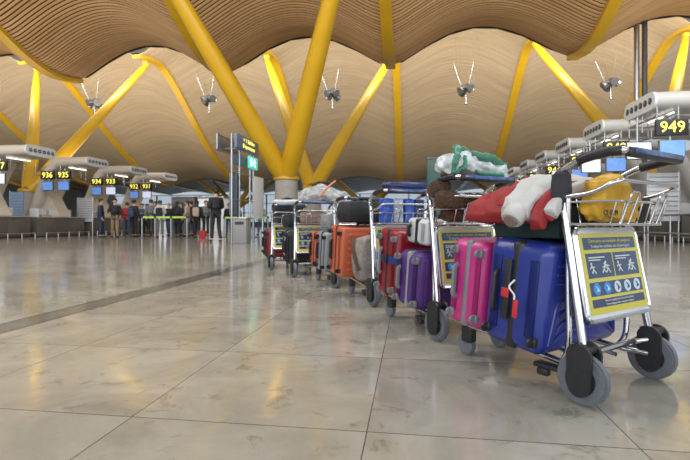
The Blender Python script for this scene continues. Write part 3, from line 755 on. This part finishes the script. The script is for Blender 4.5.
# ------------------------------------------------------------------ luggage trolleys
posteryel = mat('poster_yellow', (.60, .52, .06), .22, coat=.8)
posterwhite = mat('poster_plate', (.62, .68, .74), .12, .0, coat=.6)
posternavy = mat('poster_navy', (.020, .040, .11), .2, coat=1.0)
posterink = mat('poster_ink', (.60, .66, .60), .4)
posteryink = mat('poster_yellow_ink', (.70, .60, .12), .4)
iconblue = mat('icon_blue', (.04, .26, .62), .3); iconpale = mat('icon_pale', (.55, .66, .74), .3)
pitch = math.atan2(0.11, 0.62)                       # posts lean forward (away from the handle)
def pz(z, x, back=0.0):                              # a point in the leaning plane of the posts
    return Vector((x, 0.0+(z-.18)*math.tan(pitch)-back, z))
def trolley(loc, rz, label, poster_blue=True):
    t = empty('luggage_trolley', loc, rz, label, 'luggage trolley', 'row of luggage trolleys')
    for s in (-1, 1):
        # rear wheel
        bm = bmesh.new()
        cyl(bm, (s*.272, 0, .097), .097, .040, 'x', 36, bev=.008); w = link('wheel', bm, rubber, t)
        bm = bmesh.new(); cyl(bm, (s*.272, 0, .097), .062, .046, 'x', 28, bev=.004); link('rim', bm, blackp, w)
        bm = bmesh.new(); cyl(bm, (s*.272, 0, .097), .022, .075, 'x', 18, bev=.004)
        for k in range(6):
            a = k*PI/3; box(bm, (s*.272, .035*math.cos(a), .097+.035*math.sin(a)), (.050, .022, .010), rot=None) if k % 3 == 0 else None
        link('hub', bm, steel, w)
        # wheel cover: tapered shield on the wheel's outer rear side
        bm = bmesh.new(); pts = []
        for k in range(24):
            a = 2*PI*k/24; r = .049
            cz = .185 if math.sin(a) > 0 else .085
            pts.append((r*math.cos(a)*(1.0 if math.sin(a) > 0 else .92)-.004, cz+r*math.sin(a)))
        x0 = s*.272-.031; prism(bm, pts, 'x', x0-.010, x0+.004)
        x1 = s*.272+.031; prism(bm, pts, 'x', x1-.004, x1+.010)
        box(bm, (s*.272, 0, .212), (.068, .082, .030), .012)
        link('wheel_cover', bm, blackp, t, smooth=35)
        # post
        bm = bmesh.new(); tube(bm, [pz(.20, s*.262), pz(.50, s*.245), pz(.70, s*.236), pz(.82, s*.232)], .0165, 12)
        link('post', bm, chrome, t)
    # handle loop
    zt = .80; A = pz(zt, -.232); B = pz(zt, .232)
    hz = .945
    arm = lambda x: [pz(.80, x), pz(.87, x)+Vector((0, .01, 0)), Vector((x*1.02, .055, .918)), Vector((x*1.05, -.01, .935)), Vector((x*1.02, -.085, hz+.002))]
    L1 = smooth_path(arm(-.232), 6); R1 = smooth_path(arm(.232), 6)
    bm = bmesh.new(); tube(bm, L1+[], .0145, 12); tube(bm, R1, .0145, 12)
    bar = smooth_path([(-.237, -.085, hz), (-.228, -.115, hz), (-.19, -.125, hz), (.19, -.125, hz), (.228, -.115, hz), (.237, -.085, hz)], 6)
    tube(bm, bar, .014, 12)
    h = link('handle', bm, chrome, t)
    for sx in (-1, 1):
        bm = bmesh.new(); g = [p for p in (L1 if sx < 0 else R1)][14:]+(bar[1:9] if sx < 0 else bar[::-1][1:9])
        tube(bm, g, .0195, 12); link('grip', bm, blackp, h)
    bm = bmesh.new(); box(bm, (0, -.130, hz-.004), (.43, .036, .036), .013); link('brake_lever', bm, blackp, h)
    bm = bmesh.new(); box(bm, (0, -.1485, hz+.001), (.38, .003, .020), .001); link('decal', bm, mat('decal_blue', (.05, .10, .26), .15, coat=1, var=.7, vscale=30), h)
    # wire basket between the posts, reaching back to the handle
    bm = bmesh.new()
    zb, zm = .678, .765
    rim = [pz(zm+.02, -.24)+Vector((0, .0, 0)), Vector((-.245, -.02, zm+.03)), Vector((-.25, -.115, .838)), Vector((.25, -.115, .838)), Vector((.245, -.02, zm+.03)), pz(zm+.02, .24)]
    tube(bm, corner_path(rim, .045, 5), .009, 10)
    mid = [pz(zm, -.235), Vector((-.24, -.085, zm)), Vector((.24, -.085, zm)), pz(zm, .235)]
    tube(bm, corner_path(mid, .04, 5), .005, 8)
    low = [pz(zb, -.235), Vector((-.235, -.062, zb)), Vector((.235, -.062, zb)), pz(zb, .235)]
    tube(bm, corner_path(low, .04, 5), .006, 8)
    tube(bm, [pz(zb, -.236), pz(zb, .236)], .006, 8); tube(bm, [pz(zm+.02, -.236), pz(zm+.02, .236)], .006, 8)
    for k in range(7):
        x = -.20+.40*k/6
        tube(bm, [(x, -.085, zm), (x, -.062, zb), pz(zb, x), pz(zm+.02, x)], .0032, 6)
    for yk in (.0, .03): tube(bm, [(-.235, yk, zb), (.235, yk, zb)], .003, 6)
    for x in (-.10, .13):
        tube(bm, corner_path([(x-.03, -.064, zb), (x-.03, -.108, .80), (x+.03, -.108, .80), (x+.03, -.064, zb)], .02, 4), .005, 8)
    link('basket', bm, chrome, t)
    # notice plate between the posts
    rot = Matrix.Rotation(-pitch, 3, 'X')
    PSX = [0.965]
    pc = pz(.483, 0, .026)
    def onplate(b):
        bmesh.ops.scale(b, vec=(PSX[0], 1, 1), verts=b.verts)
        bmesh.ops.rotate(b, cent=(0, 0, 0), matrix=rot, verts=b.verts); bmesh.ops.translate(b, vec=pc, verts=b.verts)
    bm = bmesh.new(); r_ = [(-.252, 0, -.182), (.252, 0, -.182), (.240, 0, .182), (-.240, 0, .182)]
    tube(bm, corner_path(r_, .035, 5, closed=True), .0095, 8, closed=True); onplate(bm); pf = link('plate_frame', bm, chrome, t)
    bm = bmesh.new(); box(bm, (0, 0, 0), (.478, .010, .350), .004); onplate(bm); pl = link('notice_plate', bm, posterwhite, t)
    PSX[0] = 1.08
    def sub(name, b, m): onplate(b); link(name, b, m, pl, smooth=0)
    bm = bmesh.new(); box(bm, (0, -.0062, 0), (.412, .002, .318)); sub('poster', bm, posteryel)
    bm = bmesh.new(); box(bm, (0, -.0076, .118), (.375, .001, .048)); sub('heading_band', bm, posternavy)
    for x in (-.094, .094):
        bm = bmesh.new(); box(bm, (x, -.0076, .030), (.180, .001, .098)); sub('pictogram_panel', bm, posternavy)
        bm = bmesh.new()
        for (ox, k_, fl) in ((x-.045, .55, 1), (x+.012, .50, -1), (x+.055, .62, 1)):
            for a, b in (((-.03, .046), (-.012, .020)), ((-.012, .020), (-.035, -.008)), ((-.012, .020), (.012, -.010)), ((-.028, .040), (.004, .036)), ((-.03, .046), (-.05, .025))):
                tube(bm, [(ox+fl*a[0]*k_, -.0082, a[1]*k_+.004), (ox+fl*b[0]*k_, -.0082, b[1]*k_+.004)], .0028, 5)
            ball(bm, (ox-fl*.03*k_, -.0086, .060*k_+.004), (.006, .001, .006), 8, 5)
        box(bm, (x-.02, -.0084, .062), (.11, .0006, .005)); box(bm, (x-.035, -.0084, .052), (.08, .0006, .004))
        sub('pictogram', bm, posterink)
    bm = bmesh.new(); box(bm, (0, -.0076, -.062), (.375, .001, .054)); sub('icon_band', bm, posternavy)
    for k in range(5):
        bm = bmesh.new(); cyl(bm, (-.145+.0725*k, -.0086, -.062), .024, .001, 'y', 20); sub('icon', bm, iconblue if k < 2 else iconpale)
        bm = bmesh.new(); x = -.145+.0725*k
        tube(bm, [(x-.008, -.0095, -.050), (x+.004, -.0095, -.060), (x-.004, -.0095, -.074)], .003, 5); tube(bm, [(x+.004, -.0095, -.060), (x+.010, -.0095, -.070)], .003, 5)
        sub('icon_figure', bm, posterwhite if k < 2 else posternavy)
    bm = bmesh.new(); box(bm, (0, -.0076, -.117), (.375, .001, .032)); sub('footer_band', bm, posternavy)
    for (s_, z, sz, mm) in (('Carro para uso exclusivo de pasajeros', .128, .0195, posteryink), ('Trolleys for exclusive use of passengers', .106, .0175, posterink), ('Retire el equipaje antes de usar las escaleras', -.110, .0115, posterink), ('Remove luggage before using the escalators', -.124, .0115, posterink)):
        bm = text_bm(s_, sz, .0003); bmesh.ops.rotate(bm, cent=(0, 0, 0), matrix=Matrix.Rotation(PI/2, 3, 'X'), verts=bm.verts)
        bmesh.ops.translate(bm, vec=(0, -.0088, z), verts=bm.verts); sub('lettering', bm, mm)
    # chassis
    bm = bmesh.new()
    tube(bm, corner_path([(-.245, 0, .175), (-.20, .04, .165), (.20, .04, .165), (.245, 0, .175)], .05), .013, 10)
    tube(bm, corner_path([(-.24, .0, .115), (-.215, .10, .118), (-.18, .78, .190), (.18, .78, .190), (.215, .10, .118), (.24, 0, .115)], .06), .0125, 10)
    tube(bm, [(-.09, .06, .118), (-.09, .78, .190)], .009, 8); tube(bm, [(.09, .06, .118), (.09, .78, .190)], .009, 8)
    for y in (.12, .38, .60): tube(bm, [(-.20, y, .106+.106*y), (.20, y, .106+.106*y)], .008, 8)
    link('chassis', bm, chrome, t)
    for s in (-1, 1):
        bm = bmesh.new(); tube(bm, smooth_path([(s*.215, .12, .118), (s*.225, .085, .20), (s*.228, .085, .42), (s*.232, .083, .62), (s*.234, .082, .78)], 5), .012, 10)
        link('backrest_tube', bm, chrome, t)
        bm = bmesh.new(); cyl(bm, (s*.13, .70, .055), .055, .028, 'x', 24, bev=.006); cw_ = link('caster', bm, rubber, t)
        bm = bmesh.new(); box(bm, (s*.13, .685, .120), (.046, .07, .110), .012); link('caster_fork', bm, blackp, cw_)
    bm = bmesh.new(); box(bm, (-.245, .14, .100), (.05, .15, .020), .006, rot=None); box(bm, (-.262, .17, .078), (.03, .05, .03), .008)
    link('foot_bracket', bm, blackp, t)
    return t

def frame_of(loc, rz):
    return Matrix.Translation(loc) @ Matrix.Rotation(rz, 4, 'Z')
def TR(px_left, Y_left, rzdeg):
    """trolley placed by its left rear wheel"""
    rz = R(rzdeg); wl = Vector(((px_left-345)/460*Y_left, Y_left, 0))
    return wl+Vector((math.cos(rz), math.sin(rz), 0))*.272, rz
TRS = {}
for key, (px, Y, rz, lb) in {
    'a': (583, 1.73, 33, 'nearest luggage trolley with the blue suitcase and a yellow bag in its basket'),
    'b': (437, 2.68, 28, 'second luggage trolley from the front, with the brown coat in its basket'),
    'c': (373, 3.78, 25, 'third luggage trolley from the front, with blue packs in its basket'),
    'd': (336, 4.86, 30, 'fourth luggage trolley, almost hidden behind the large orange suitcase'),
    'e': (294, 5.80, 20, 'fifth luggage trolley, carrying the grey wrapped holdall'),
    'f': (271, 6.72, 20, 'farthest luggage trolley, at the left end of the row')}.items():
    loc, r = TR(px, Y, rz); TRS[key] = (loc, r); trolley(loc, r, lb)

# ------------------------------------------------------------------ luggage
def on(key, x, y, z):
    loc, rz = TRS[key]; return frame_of(loc, rz) @ Vector((x, y, z+max(0, y-.12)*.11)), rz
def shell_bm(L, T, H, bev, side, ribs, gap=.012):
    bm = bmesh.new(); box(bm, (0, 0, H/2), (L, T, H), bev, 5)
    no = (0, 1, 0) if side < 0 else (0, -1, 0)
    r = bmesh.ops.bisect_plane(bm, geom=bm.verts[:]+bm.edges[:]+bm.faces[:], plane_co=(0, side*gap, 0), plane_no=no, clear_outer=True)
    bmesh.ops.holes_fill(bm, edges=[e for e in bm.edges if e.is_boundary])
    y = side*T/2
    if ribs == 'long':
        for k in range(6):
            z = H*(.16+.136*k); box(bm, (0, y, z), (L*.80, .014, H*.062), .006, 2)
    if ribs == 'nest':
        for k in range(4):
            z = H*(.50-.095*k)
            tube(bm, corner_path([(-L*.42, y, H*.10+.0*k), (-L*.36+k*.02, y, z), (L*.36-k*.02, y, z), (L*.42, y, H*.10)], .04), .008, 8)
        for k in range(3): tube(bm, [(-L*.40, y, H*(.66+.08*k)), (L*.40, y, H*(.66+.08*k))], .007, 8)
    if ribs == 'vert':
        for k in range(9):
            x = -L*.40+L*.80*k/8; box(bm, (x, y, H/2), (L*.045, .012, H*.80), .005, 2)
    if ribs == 'end':
        pass
    # end face ridges (the end towards the aisle)
    for k in range(2): box(bm, (-L/2, side*(T*.30+.0*k), H*.5), (.010, T*.14, H*.70), .004, 2)
    bmesh.ops.recalc_face_normals(bm, faces=bm.faces[:])
    return bm
def suitcase(key, x, y, z, L, T, H, m, label, bw=.044, band=None, ribs='long', bev=.04, wheels=True, wm=None, handle=True, rot=0, tilt=6.2, side_handle=blackp, name='suitcase', group='suitcases on the trolleys'):
    loc, rz = on(key, x, y, z); t = empty(name, loc, rz+R(rot), label, 'suitcase', group)
    if tilt: t.rotation_euler = (R(tilt), 0, rz+R(rot))
    band = band or blackp; wm = wm or blackp
    link('front_shell', shell_bm(L, T, H, bev, -1, ribs), m, t, smooth=35)
    link('back_shell', shell_bm(L, T, H, bev, 1, ribs), m, t, smooth=35)
    bm = bmesh.new(); box(bm, (0, 0, H/2), (L+.003, bw, H+.003), bev*.45 if bev*.45 < .02 else .02, 3)
    link('zip_band', bm, band, t)
    if handle:
        bm = bmesh.new(); hx = -L/2
        tube(bm, corner_path([(hx+.01, T*.27, H*.32), (hx-.020, T*.27, H*.34), (hx-.020, T*.27, H*.68), (hx+.01, T*.27, H*.70)], .015), .010, 8, flat=1.5)
        link('carry_handle', bm, side_handle, t)
    bm = bmesh.new(); tube(bm, corner_path([(-L*.16, 0, H-.01), (-L*.14, 0, H+.028), (L*.14, 0, H+.028), (L*.16, 0, H-.01)], .02), .011, 8, flat=1.4); link('top_handle', bm, side_handle, t)
    if wheels:
        for sy in (-1, 1):
            for sz in ((0,) if wheels == 'low' else (0, 1)):
                bm = bmesh.new(); zz = H*.13 if sz == 0 else H*.87
                cyl(bm, (-L/2-.022, sy*(T/2-.035), zz), .020, .016, 'y', 18, bev=.004); wl_ = link('wheel', bm, wm, t)
                bm = bmesh.new(); box(bm, (-L/2-.002, sy*(T/2-.035), zz), (.026, .036, .040), .010); link('wheel_fork', bm, wm, wl_)
    return t
def hard(name, c, r=.32): return mat('shell_'+name, c, r, var=.06, vscale=5, coat=.25, bump=.06, bscale=300)
blue = hard('blue', (.014, .030, .22), .36); pink = hard('pink', (.50, .03, .20), .35); red = hard('red', (.24, .010, .018), .35)
purple = cloth('purple', (.075, .022, .16), .55); orange = hard('orange', (.52, .11, .045), .45); white = hard('white', (.55, .56, .56), .4)
silver = hard('silver', (.26, .28, .29), .4); greyf = cloth('grey_fabric', (.22, .225, .23)); blackf = cloth('black_fabric', (.012, .012, .014), .65)
greyp = mat('grey_plastic', (.20, .21, .22), .45, var=.1)
PZ = .131
suitcase('a', -.01, .305, PZ, .60, .30, .46, blue, 'large royal blue hard suitcase on the nearest trolley', ribs='nest', bev=.05, bw=.055, wheels='low')
suitcase('a', .01, .60, PZ, .56, .22, .42, pink, 'bright pink hard suitcase behind the blue one', band=greyp, ribs='long', wm=greyp, side_handle=greyp)
suitcase('b', .0, .28, PZ, .60, .26, .36, purple, 'purple fabric suitcase with grey handle on the second trolley', band=silver, ribs='vert', bev=.06, side_handle=greyp, wm=greyp)
suitcase('b', .04, .575, PZ, .60, .25, .465, red, 'red hard suitcase with a navy belt, behind the purple one', ribs='long', wm=greyp, side_handle=silver)
suitcase('c', -.02, .655, PZ, .62, .28, .47, orange, 'large orange hard suitcase on the third trolley', ribs='long', wm=blackp, bev=.03)
suitcase('d', -.03, .30, PZ, .56, .22, .44, silver, 'silver grey ribbed suitcase left of the large orange one', ribs='vert', wm=blackp)
suitcase('d', -.0, .56, PZ, .54, .22, .40, orange, 'smaller orange suitcase left of the silver grey one', ribs='vert', wm=blackp)
suitcase('b', .0, .235, PZ+.362+.045, .50, .22, .16, white, 'small white hard case lying on the purple suitcase', ribs=None, wheels=False, bev=.03, name='vanity_case')
suitcase('e', -.02, .29, PZ, .56, .22, .42, blackf, 'black fabric suitcase on the fifth trolley', ribs=None, bev=.05)
suitcase('e', -.0, .53, PZ, .54, .22, .42, white, 'white striped suitcase at the front of the fifth trolley', ribs='vert', bev=.07)
suitcase('f', -.0, .30, PZ, .56, .24, .44, red, 'dark red suitcase on the farthest trolley', ribs='long')
suitcase('f', -.0, .55, PZ, .54, .22, .40, blackf, 'black suitcase at the front of the farthest trolley', ribs=None)

# belts, tags
loc, rz = on('b', .04, .575, PZ); t = empty('luggage_belt', loc, rz, 'navy blue belt strapped around the red suitcase', 'belt'); t.rotation_euler = (R(6.2), 0, rz)
bm = bmesh.new(); pts = corner_path([(-.315, -.142, 0), (.315, -.142, 0), (.315, .142, 0), (-.315, .142, 0)], .05, closed=True)
r1 = [bm.verts.new((p.x, p.y, .235)) for p in pts]; r2 = [bm.verts.new((p.x, p.y, .285)) for p in pts]
r3 = [bm.verts.new((p.x*.985, p.y*.97, .235)) for p in pts]; r4 = [bm.verts.new((p.x*.985, p.y*.97, .285)) for p in pts]
n = len(pts)
for i in range(n):
    j = (i+1) % n
    bm.faces.new((r1[i], r1[j], r2[j], r2[i])); bm.faces.new((r3[i], r4[i], r4[j], r3[j])); bm.faces.new((r1[i], r3[i], r3[j], r1[j])); bm.faces.new((r2[i], r2[j], r4[j], r4[i]))
bmesh.ops.recalc_face_normals(bm, faces=bm.faces[:]); link('strap', bm, mat('belt_navy', (.015, .03, .16), .7), t)
bm = bmesh.new(); box(bm, (-.322, .0, .26), (.014, .06, .06), .005); link('buckle', bm, blackp, t)
loc, rz = on('a', -.01, .305, PZ); t = empty('luggage_tag', loc, rz, 'small red and white name tag hanging on the blue suitcase', 'tag'); t.rotation_euler = (R(6.2), 0, rz)
bm = bmesh.new(); tube(bm, smooth_path([(-.325, -.02, .30), (-.345, -.01, .27), (-.335, -.03, .24), (-.34, -.035, .22)], 4), .004, 6); link('cord', bm, whitep, t)
bm = bmesh.new(); box(bm, (-.342, -.045, .185), (.006, .022, .075), .002, rot=None); link('card', bm, mat('tag_red', (.55, .03, .03), .4), t)
t = empty('luggage_strap', loc, rz, 'black strap with red mark on the end of the blue suitcase', 'strap'); t.rotation_euler = (R(6.2), 0, rz)
bm = bmesh.new(); box(bm, (-.309, .03, .25), (.012, .035, .26), .004); link('webbing', bm, blackp, t)
bm = bmesh.new(); box(bm, (-.316, .03, .235), (.006, .037, .04), .002); link('red_mark', bm, mat('tag_red', (.55, .03, .03), .4), t)

def softbag(key, x, y, z, s, m, label, cat='bag', name='holdall', e=.4, amp=.012, freq=7, seed=1, rot=0, straps=True, extra=None, group='soft bags on the trolleys', base=None, shape=None, ridge=0.0):
    loc, rz = on(key, x, y, z); t = empty(name, loc, rz+R(rot), label, cat, group)
    link('body', superblob((0, 0, s[2]), s, e, 4, amp, freq, seed, ridge=ridge, flat_base=-s[2]*.95 if base is None else base, shape=shape), m, t, smooth=80)
    if straps:
        for sy in (-1, 1):
            bm = bmesh.new(); tube(bm, smooth_path([(-s[0]*.4, sy*s[1]*.5, s[2]*1.85), (-s[0]*.25, sy*s[1]*.25, s[2]*2.15), (s[0]*.25, sy*s[1]*.25, s[2]*2.15), (s[0]*.4, sy*s[1]*.5, s[2]*1.85)], 5), .010, 6, flat=1.5)
            link('strap', bm, blackp, t)
    if extra: extra(t, s)
    return t
# nearest trolley
green = cloth('dark_green', (.014, .035, .032), .7)
softbag('a', .03, .30, PZ+.46+.002, (.245, .17, .075), green, 'dark green holdall lying flat on the blue suitcase', seed=3, e=.2)
redc = mat('jacket_red', (.27, .012, .014), .7, var=.12, vscale=9, bump=.9, bscale=16); whitec = mat('jacket_white', (.46, .45, .42), .7, var=.05, vscale=9, bump=.9, bscale=14)
def drape(path, yc, hw, th, seed, fold=.012, taper=None):
    """thick folded cloth laid along a path of (x, z), spread across y"""
    P = smooth_path([(x, 0, z) for x, z in path], 14); n = 72; bm = bmesh.new(); rings = []
    for i, p in enumerate(P):
        d = (P[min(i+1, len(P)-1)]-P[max(i-1, 0)]).normalized(); nr = Vector((-d.z, 0, d.x)); nr = nr if nr.z > 0 or d.x == 0 else -nr
        q = i/(len(P)-1); k = 1 if taper is None else (1-q)+taper*q
        e = min(1, math.sin(PI*min(1, max(0, q)))*6+.25)
        ring = []
        for a in range(n):
            t_ = 2*PI*a/n; cx = math.copysign(abs(math.cos(t_))**.8, math.cos(t_)); sz = math.copysign(abs(math.sin(t_))**.6, math.sin(t_))
            y = yc+hw*k*cx
            w = p+Vector((0, y, 0))+nr*(th*e*sz)
            f = noise.noise(Vector((w.x*5+seed, w.y*17, w.z*5)))*fold+noise.noise(Vector((w.x*16+seed, w.y*28, w.z*16)))*fold*.45-abs(noise.noise(Vector((w.x*9+seed, w.y*20, w.z*9))))*fold*1.1
            ring.append(bm.verts.new(w+nr*f+Vector((0, f*.6, 0))))
        rings.append(ring)
    for i in range(len(rings)-1):
        for a in range(n): bm.faces.new((rings[i][a], rings[i][(a+1) % n], rings[i+1][(a+1) % n], rings[i+1][a]))
    bm.faces.new(rings[0][::-1]); bm.faces.new(rings[-1]); bmesh.ops.recalc_face_normals(bm, faces=bm.faces[:])
    return bm
loc, rz = on('a', .04, 0, -.008); t = empty('folded_jacket', loc, rz, 'red padded jacket with white panel and red piping, folded on the dark green holdall', 'jacket')
link('red_body', drape([(.24, .815), (.05, .83), (-.14, .825), (-.27, .775), (-.33, .70)], .335, .22, .042, 1, .016, 1.0), redc, t, smooth=80)
link('white_panel', drape([(.22, .84), (.03, .86), (-.15, .855), (-.29, .80), (-.37, .72)], .265, .10, .048, 5, .016, .62), whitec, t, smooth=80)
link('piping', drape([(.20, .885), (.03, .905), (-.15, .90), (-.30, .845), (-.385, .765)], .32, .014, .009, 9, .004), redc, t, smooth=80)
link('red_edge', drape([(.22, .82), (.03, .84), (-.15, .83), (-.30, .765), (-.365, .67)], .165, .032, .040, 13, .012, .9), redc, t, smooth=80)
link('white_cuff', drape([(-.10, .85), (-.20, .82), (-.29, .77), (-.335, .72)], .125, .030, .030, 15, .010), whitec, t, smooth=80)
bm = bmesh.new(); tube(bm, smooth_path([(-.34, .26, .745), (-.385, .25, .72), (-.405, .25, .70)], 4), [.044, .047, .048, .048, .048, .047, .046, .044, .04], 16); link('rolled_hem', bm, whitec, t)
bm = bmesh.new(); tube(bm, [(-.385, .25, .715), (-.414, .25, .695)], .027, 14); link('lining', bm, mat('lining_taupe', (.20, .15, .12), .8), t)
softbag('a', -.228, .115, .72, (.032, .030, .085), cloth('charcoal', (.03, .032, .036)), 'charcoal padded pouch hanging at the left post of the nearest trolley', cat='pouch', name='pouch', seed=6, straps=False)
yel = mat('bag_yellow', (.52, .29, .015), .4, var=.14, vscale=12, bump=.94, bscale=22)
def yextra(t, s):
    bm = text_bm('CS GEM', .030, .0012); bmesh.ops.rotate(bm, cent=(0, 0, 0), matrix=Matrix.Rotation(PI/2, 3, 'X'), verts=bm.verts)
    bmesh.ops.translate(bm, vec=(-.112, -s[1]-.001, s[2]*.40), verts=bm.verts)
    link('lettering', bm, blackp, t, smooth=0)
    link('knot', superblob((s[0]*.9, 0, s[2]*.9), (.05, .03, .04), .6, 3, .012, 16, 3), yel, t, smooth=80)
softbag('a', -.055, .005, .684, (.165, .052, .096), yel, 'yellow plastic bag in the basket of the nearest trolley', cat='plastic bag', name='plastic_bag', seed=9, straps=False, amp=.020, freq=11, extra=yextra, e=.5, ridge=.035, shape=lambda w: Vector((w.x, w.y, w.z-.38*max(0, w.x-.02)-.25*max(0, -w.x-.09))))
softbag('a', .155, .01, .682, (.055, .04, .055), blackf, 'small black pouch in the basket beside the yellow bag', cat='pouch', name='pouch', seed=11, straps=False)
# second trolley
brown = mat('coat_brown', (.085, .040, .020), .85, var=.5, vscale=30, bump=1.0, bscale=60)
def hood(t, s):
    link('sleeve', superblob((-s[0]*1.0, -.05, s[2]*1.5), (.085, .06, .05), .6, 4, .014, 10, 2), brown, t, smooth=80)
    link('hood', superblob((-s[0]*1.05, .02, s[2]*2.35), (.06, .055, .055), .75, 4, .014, 12, 6), brown, t, smooth=80)
softbag('b', .0, .0, .685, (.225, .062, .085), brown, 'brown fleece coat stuffed into the basket of the second trolley', cat='coat', name='coat', seed=12, straps=False, amp=.025, freq=13, extra=hood, ridge=.04)
plast = mat('bag_white', (.52, .57, .57), .28, var=.14, vscale=16, bump=.95, bscale=20, coat=.4); plg = mat('bag_green', (.04, .19, .12), .35, var=.3, vscale=10, bump=.5, bscale=16)
def gextra(t, s):
    def sh(w): w = w.copy(); w.z += .25*max(0, -w.x-.06); return w
    for pts, r_ in (([(-.22, -.08, .03), (-.215, -.09, .09), (-.17, -.05, .165), (-.15, 0, .185)], .016), ([(-.14, -.05, .165), (-.05, -.075, .135), (.07, -.085, .120), (.20, -.07, .085)], .017), ([(-.08, -.103, .035), (.02, -.108, .02), (.14, -.103, .03)], .010), ([(-.20, -.06, .02), (-.16, -.10, .06), (-.15, -.09, .12)], .010)):
        bm = bmesh.new(); P_ = smooth_path(pts, 7)
        tube(bm, [p+Vector((0, noise.noise(p*30)*.012, noise.noise(p*26)*.012)) for p in P_], [r_*(.55+.9*abs(noise.noise(p*22))+.3*math.sin(PI*q/len(P_))) for q, p in enumerate(P_)], 10, flat=1.3); link('green_edge', bm, plg, t)
def peak(w):
    w = w.copy(); k = max(0, 1-abs(w.x+.13)/.11); w.z += .045*k; w.z -= .12*max(0, w.x); return w
softbag('b', -.02, -.03, .945, (.255, .10, .062), plast, 'white plastic bag with green edges on the handle of the second trolley', cat='plastic bag', name='plastic_bag', seed=14, straps=False, amp=.030, freq=12, extra=gextra, e=.5, ridge=.045, shape=peak)
# third trolley
pk = [mat('pack_blue', (.03, .10, .48), .3, var=.3, vscale=30), mat('pack_pale', (.50, .56, .66), .3, var=.3, vscale=30), mat('pack_navy', (.02, .03, .12), .3, var=.3, vscale=30)]
for i, (x, z, m_, lb) in enumerate(((-.15, .682, pk[0], 'blue food pack at the left of the third trolley basket'), (-.05, .682, pk[1], 'pale patterned pack in the third trolley basket'), (.06, .682, pk[0], 'blue food pack in the middle right of the third trolley basket'), (.16, .682, pk[2], 'navy pack at the right end of the third trolley basket'))):
    softbag('c', x, .0, z, (.048, .045, .105), m_, lb, cat='food pack', name='food_pack', seed=20+i, straps=False, amp=.006, e=.25, group='packs in the third trolley basket')
softbag('c', .0, -.05, .962, (.20, .08, .03), pk[2], 'flat navy pack lying on the handle of the third trolley', cat='pack', name='flat_pack', seed=30, straps=False, amp=.01)
plaid = mat('bag_check', (.24, .21, .18), .7, var=.35, vscale=24, bump=.3, bscale=30)
def pext(t, s):
    bm = bmesh.new(); tube(bm, smooth_path([(-s[0]*1.0, -.08, .12), (-s[0]*1.05, -.02, .28), (-s[0]*.98, .05, .42)], 5), .010, 8, flat=1.8); link('piping', bm, mat('bag_brown', (.09, .045, .03), .6), t)
softbag('c', -.01, .30, PZ, (.29, .13, .215), plaid, 'taupe checked soft bag behind the notice plate of the third trolley', cat='bag', seed=31, extra=pext, e=.5)
softbag('c', -.05, .60, PZ+.47+.03, (.25, .15, .105), blackf, 'black holdall on top of the large orange suitcase', seed=33, e=.45)
softbag('d', -.06, .28, PZ+.44+.03, (.22, .12, .085), greyf, 'light grey backpack on top of the silver grey suitcase', seed=35, e=.35)
# fifth and sixth trolleys
wrap = mat('wrap', (.34, .34, .33), .25, var=.35, vscale=9, bump=.7, bscale=14, coat=.5)
def wext(t, s):
    bm = bmesh.new(); tube(bm, smooth_path([(-.1, -s[1]*1.0, .05), (.02, -s[1]*.95, .18), (.14, -s[1]*.7, .27)], 5), .008, 6, flat=1.5); link('piping', bm, mat('pipe_orange', (.6, .22, .08), .5), t)
softbag('e', .11, .02, .955, (.30, .16, .115), wrap, 'grey holdall wrapped in clear film on the fifth trolley', seed=37, amp=.03, freq=11, ridge=.035, extra=wext, e=.5, shape=lambda w: Vector((w.x, w.y, w.z-.25*abs(w.x+.02))))
softbag('e', -.08, .42, PZ+.42+.03, (.24, .16, .10), blackf, 'black holdall lying on the suitcases of the fifth trolley', seed=39)
softbag('f', .0, -.02, .955, (.24, .10, .035), mat('pack_white', (.55, .56, .54), .5), 'flat white pack on the handle of the farthest trolley', cat='pack', name='flat_pack', seed=41, straps=False, amp=.008)
softbag('f', .05, .35, PZ+.44+.03, (.24, .18, .20), blackf, 'tall black bag on the suitcases of the farthest trolley', seed=43, amp=.02)
softbag('e', .0, .0, .685, (.20, .055, .07), cloth('taupe', (.30, .22, .17)), 'taupe scarf in the basket of the fifth trolley', cat='scarf', name='scarf', seed=45, straps=False, amp=.02)
